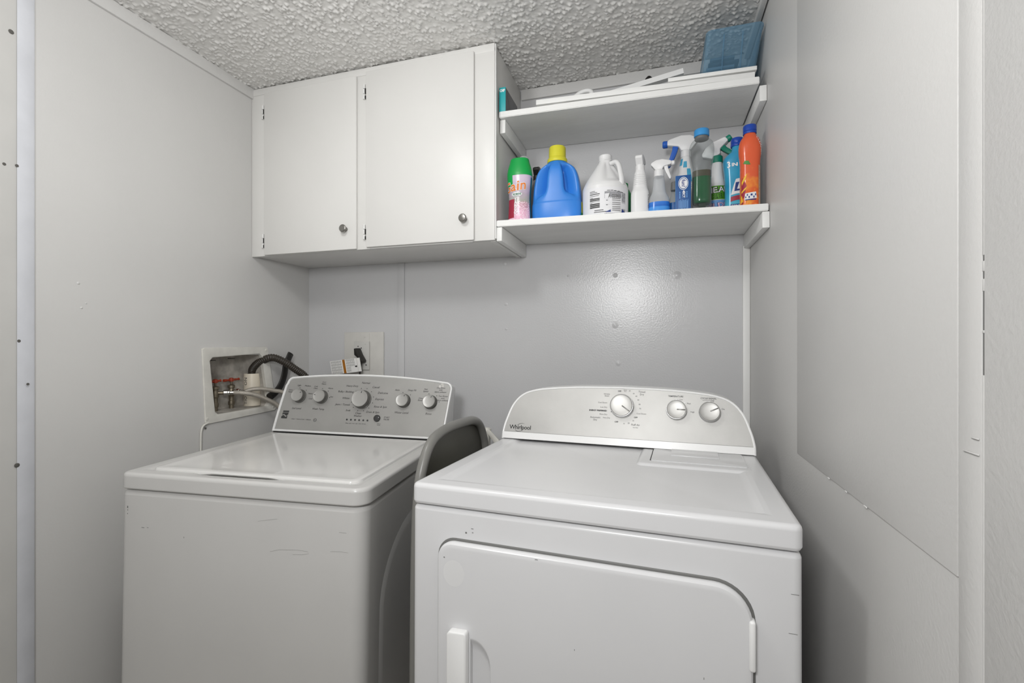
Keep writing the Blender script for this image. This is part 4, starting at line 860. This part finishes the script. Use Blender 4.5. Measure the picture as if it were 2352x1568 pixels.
marks('fruit_slice', [[(-.028, .078), (-.008, .104), (-.012, .088), (-.026, .068)], [(-.028, .048), (-.008, .062), (-.012, .054), (-.027, .042)], [(-.030, .010), (-.022, .016), (-.026, .036), (-.031, .030)]], f12(.0012), P_yink, b, True)
marks('leaf_print', [[(-.022, .136), (-.014, .144), (-.004, .142), (.0, .130), (-.008, .131)]], f12(.0010), P_leaf, b, True)
marks('white_badge', [[(-.017, .020), (-.014, .040), (.012, .044), (.015, .024)]], f12(.0010), P_label, b, True)
marks('badge_print', [rect(-.012 + .0045 * k, .032 + (.003 if k % 2 else -.004), .003, .006) for k in range(6)] + [rect(-.001, .020, .026, .003)], f12(.0014), P_navy, b, True)
finish('info_label', L.patch(-48, -8, .006, .128, .0008, 10, 6), mat('fine_print_label', '#c9a48e', .5, vary=.35, vscale=300), b, 60)
lettering('side_lettering', [('CLEANER', 0, 0, .015, {'rot': -PI / 2 + .3})], wrapfn(L, -36, .190, .0009, .032), P_wink, b, True)
finish('cap', lathe([(.0192, .2335), (.0198, .2345), (.0198, .2405), (.0188, .242), (.0198, .243), (.0198, .258), (.0182, .261), (.0002, .262)], 32), P_blue, b, 40)

# bottles half hidden at the back
b = bottle('spray_bottle', 1.1930, -.105, 'black spray head showing behind the blue jug and green-capped bottle')
L = Loft([(0, .030, .022), (.004, .033, .025), (.12, .033, .025), (.17, .026, .021), (.20, .016, .016), (.215, .0145, .0145)], 5)
finish('body', L.mesh(32), mat('grey_bottle', '#8a8c90', .4), b, 60)
sprayer(b, .212, math.radians(90), 'black', 'black', 'black', 'black', .92, .0155, .02)
b = bottle('green_bottle', 1.5360, -.115, 'green bottle edge showing between the bleach jug and white spray bottle')
finish('body', Loft([(0, .026, .022), (.004, .029, .025), (.11, .029, .025), (.135, .022, .020), (.15, .014, .014)], 5).mesh(32), ramp_mat('green_body', 2, 0, .13, [(0, '#1c7a84'), (.35, '#1c8a5a'), (1, '#2a9a4a')], .3), b, 60)
finish('cap', lathe([(.0135, .148), (.0145, .149), (.0145, .166), (.013, .168), (.0002, .1685)], 24), P_green, b, 40)

# ================================================================== things on the upper shelf
b = tag(empty('teal_carton', (1.1115, -.232, uz(1.11))), 'small teal carton with dark grey side, leaning on the cabinet on the upper shelf', 'box')
box('carton', -.0105, .0135, -.076, .076, 0, .088, mat('carton_grey', '#5f6062', .4, vary=.2, vscale=40), b, bev=.0008)
box('teal_face', -.0110, .0137, -.0772, -.0755, -.0, .0885, mat('carton_teal', '#2fa9ae', .42), b, bev=.0006)
lettering('lettering', [('OIF', .001, .076, .013, {'bold': .0006})], lambda u, v: (u, -.0776, v), P_wink, b)
marks('side_print', [[(-.055, .070), (-.045, .066), (-.015, .030), (-.022, .020)]], lambda u, v: (.0139, u, v), 'ink2', b)
b = tag(empty('loose_board', (1.237, -.255, uz(1.24) + .0115), (0, math.radians(1.42), 0)), 'long white painted board lying along the upper shelf', 'board')
box('board', 0, .715, -.045, .045, 0, .018, 'shelf', b, bev=.0012)
box('batten', .06, .10, -.030, .030, -.0115, 0, 'shelf', b, bev=.001)
b = tag(finish('short_board', bx(bmesh.new(), 0, .268, -.044, .044, 0, .0125, .001), 'shelf', loc=(1.690, -.256, 2.0875), rot=(0, math.radians(.9), 0)), 'shorter white board stacked on the long one under the blue bin', 'board')
# fluted strip
comb = []
for k in range(5): comb += [(-.012, .0036 * k), (.012, .0036 * k), (.012, .0036 * k + .0022), (-.010, .0036 * k + .0022), (-.010, .0036 * k + .0036)]
poly = [(-.012, 0)] + [p for k in range(5) for p in ((.012, .0040 * k), (.012, .0040 * k + .0022), (-.006, .0040 * k + .0022), (-.006, .0040 * k + .0040))][:-2] + [(.012, .0182), (-.012, .0182)]
b = tag(finish('fluted_strip', prism(poly, 0, .592, 'x'), 'plastic', loc=(1.160, -.190, 2.0685), rot=(0, math.radians(-9.0), 0)), 'thin white fluted strip sticking up at an angle behind the long board', 'strip')
b = tag(empty('black_stopper', (1.626, -.120, uz(1.626))), 'small black rounded tip poking up behind the fluted strip', 'cap')
finish('tip', Loft([(0, .016, .012), (.08, .017, .013), (.115, .021, .013), (.138, .016, .012), (.150, .007, .007), (.153, .001, .001)], 4).mesh(24), 'black', b, 60)
finish('base_ring', lathe([(.020, 0), (.020, .008), (.017, .010)], 24), 'black', b)
b = tag(finish('white_loop', tube([(1.318, -.160, uz(1.33) + .0085), (1.326, -.160, 2.12), (1.345, -.160, 2.148), (1.372, -.160, 2.168), (1.400, -.160, 2.174), (1.418, -.160, 2.166), (1.426, -.160, 2.13), (1.428, -.160, uz(1.43) + .0085)], .0085, 12, 6), 'plastic'), 'white plastic loop showing above the left part of the long board', 'loop')
# blue bin
BN = empty('storage_bin', (1.885, -.15, 2.1005)); tag(BN, 'translucent blue plastic storage bin on the upper shelf in the corner', 'bin')
P_bin = clear_mat('blue_plastic', '#e2eef5', .24, .25, '#8db6d0')
def bl(x0, x1, yf, yb, z, r, ins=0): return [(x - 1.885, y + .15, z - 2.1005) for x, y in rr(x0 + ins, x1 - ins, yf + ins, yb - ins, r, 5, 5)]
lp = [bl(1.802, 1.963, -.212, -.030, 2.1010, .015), bl(1.800, 1.966, -.222, -.026, 2.106, .018), bl(1.812, 1.978, -.296, -.022, 2.226, .018), bl(1.809, 1.981, -.301, -.020, 2.228, .020), bl(1.809, 1.981, -.301, -.020, 2.2335, .020),
      bl(1.812, 1.978, -.297, -.023, 2.2335, .018, .002), bl(1.803, 1.963, -.219, -.029, 2.108, .016, .002), bl(1.804, 1.961, -.212, -.032, 2.104, .014, .002)]
finish('bin_shell', loops_mesh(lp), P_bin, BN, 40)
for x in (1.862, 1.918):
    finish('rib', tube([(x - 1.885, -.0755, .012), (x - 1.884, -.1465, .115)], .0022, 8, 2), P_bin, BN)
for k in range(6):
    z = .006 + .0145 * k; finish('dark_insert', bx(bmesh.new(), -.068 + .006 * (k % 3), .034 - .014 * (k % 2), -.058 - .002 * k, .09, z, z + .0085, .001), mat('dark_stack_%d' % k, ('#3a4652', '#8494a0', '#2c3640', '#a0aeb8', '#38444e', '#75848f')[k], .5), BN)
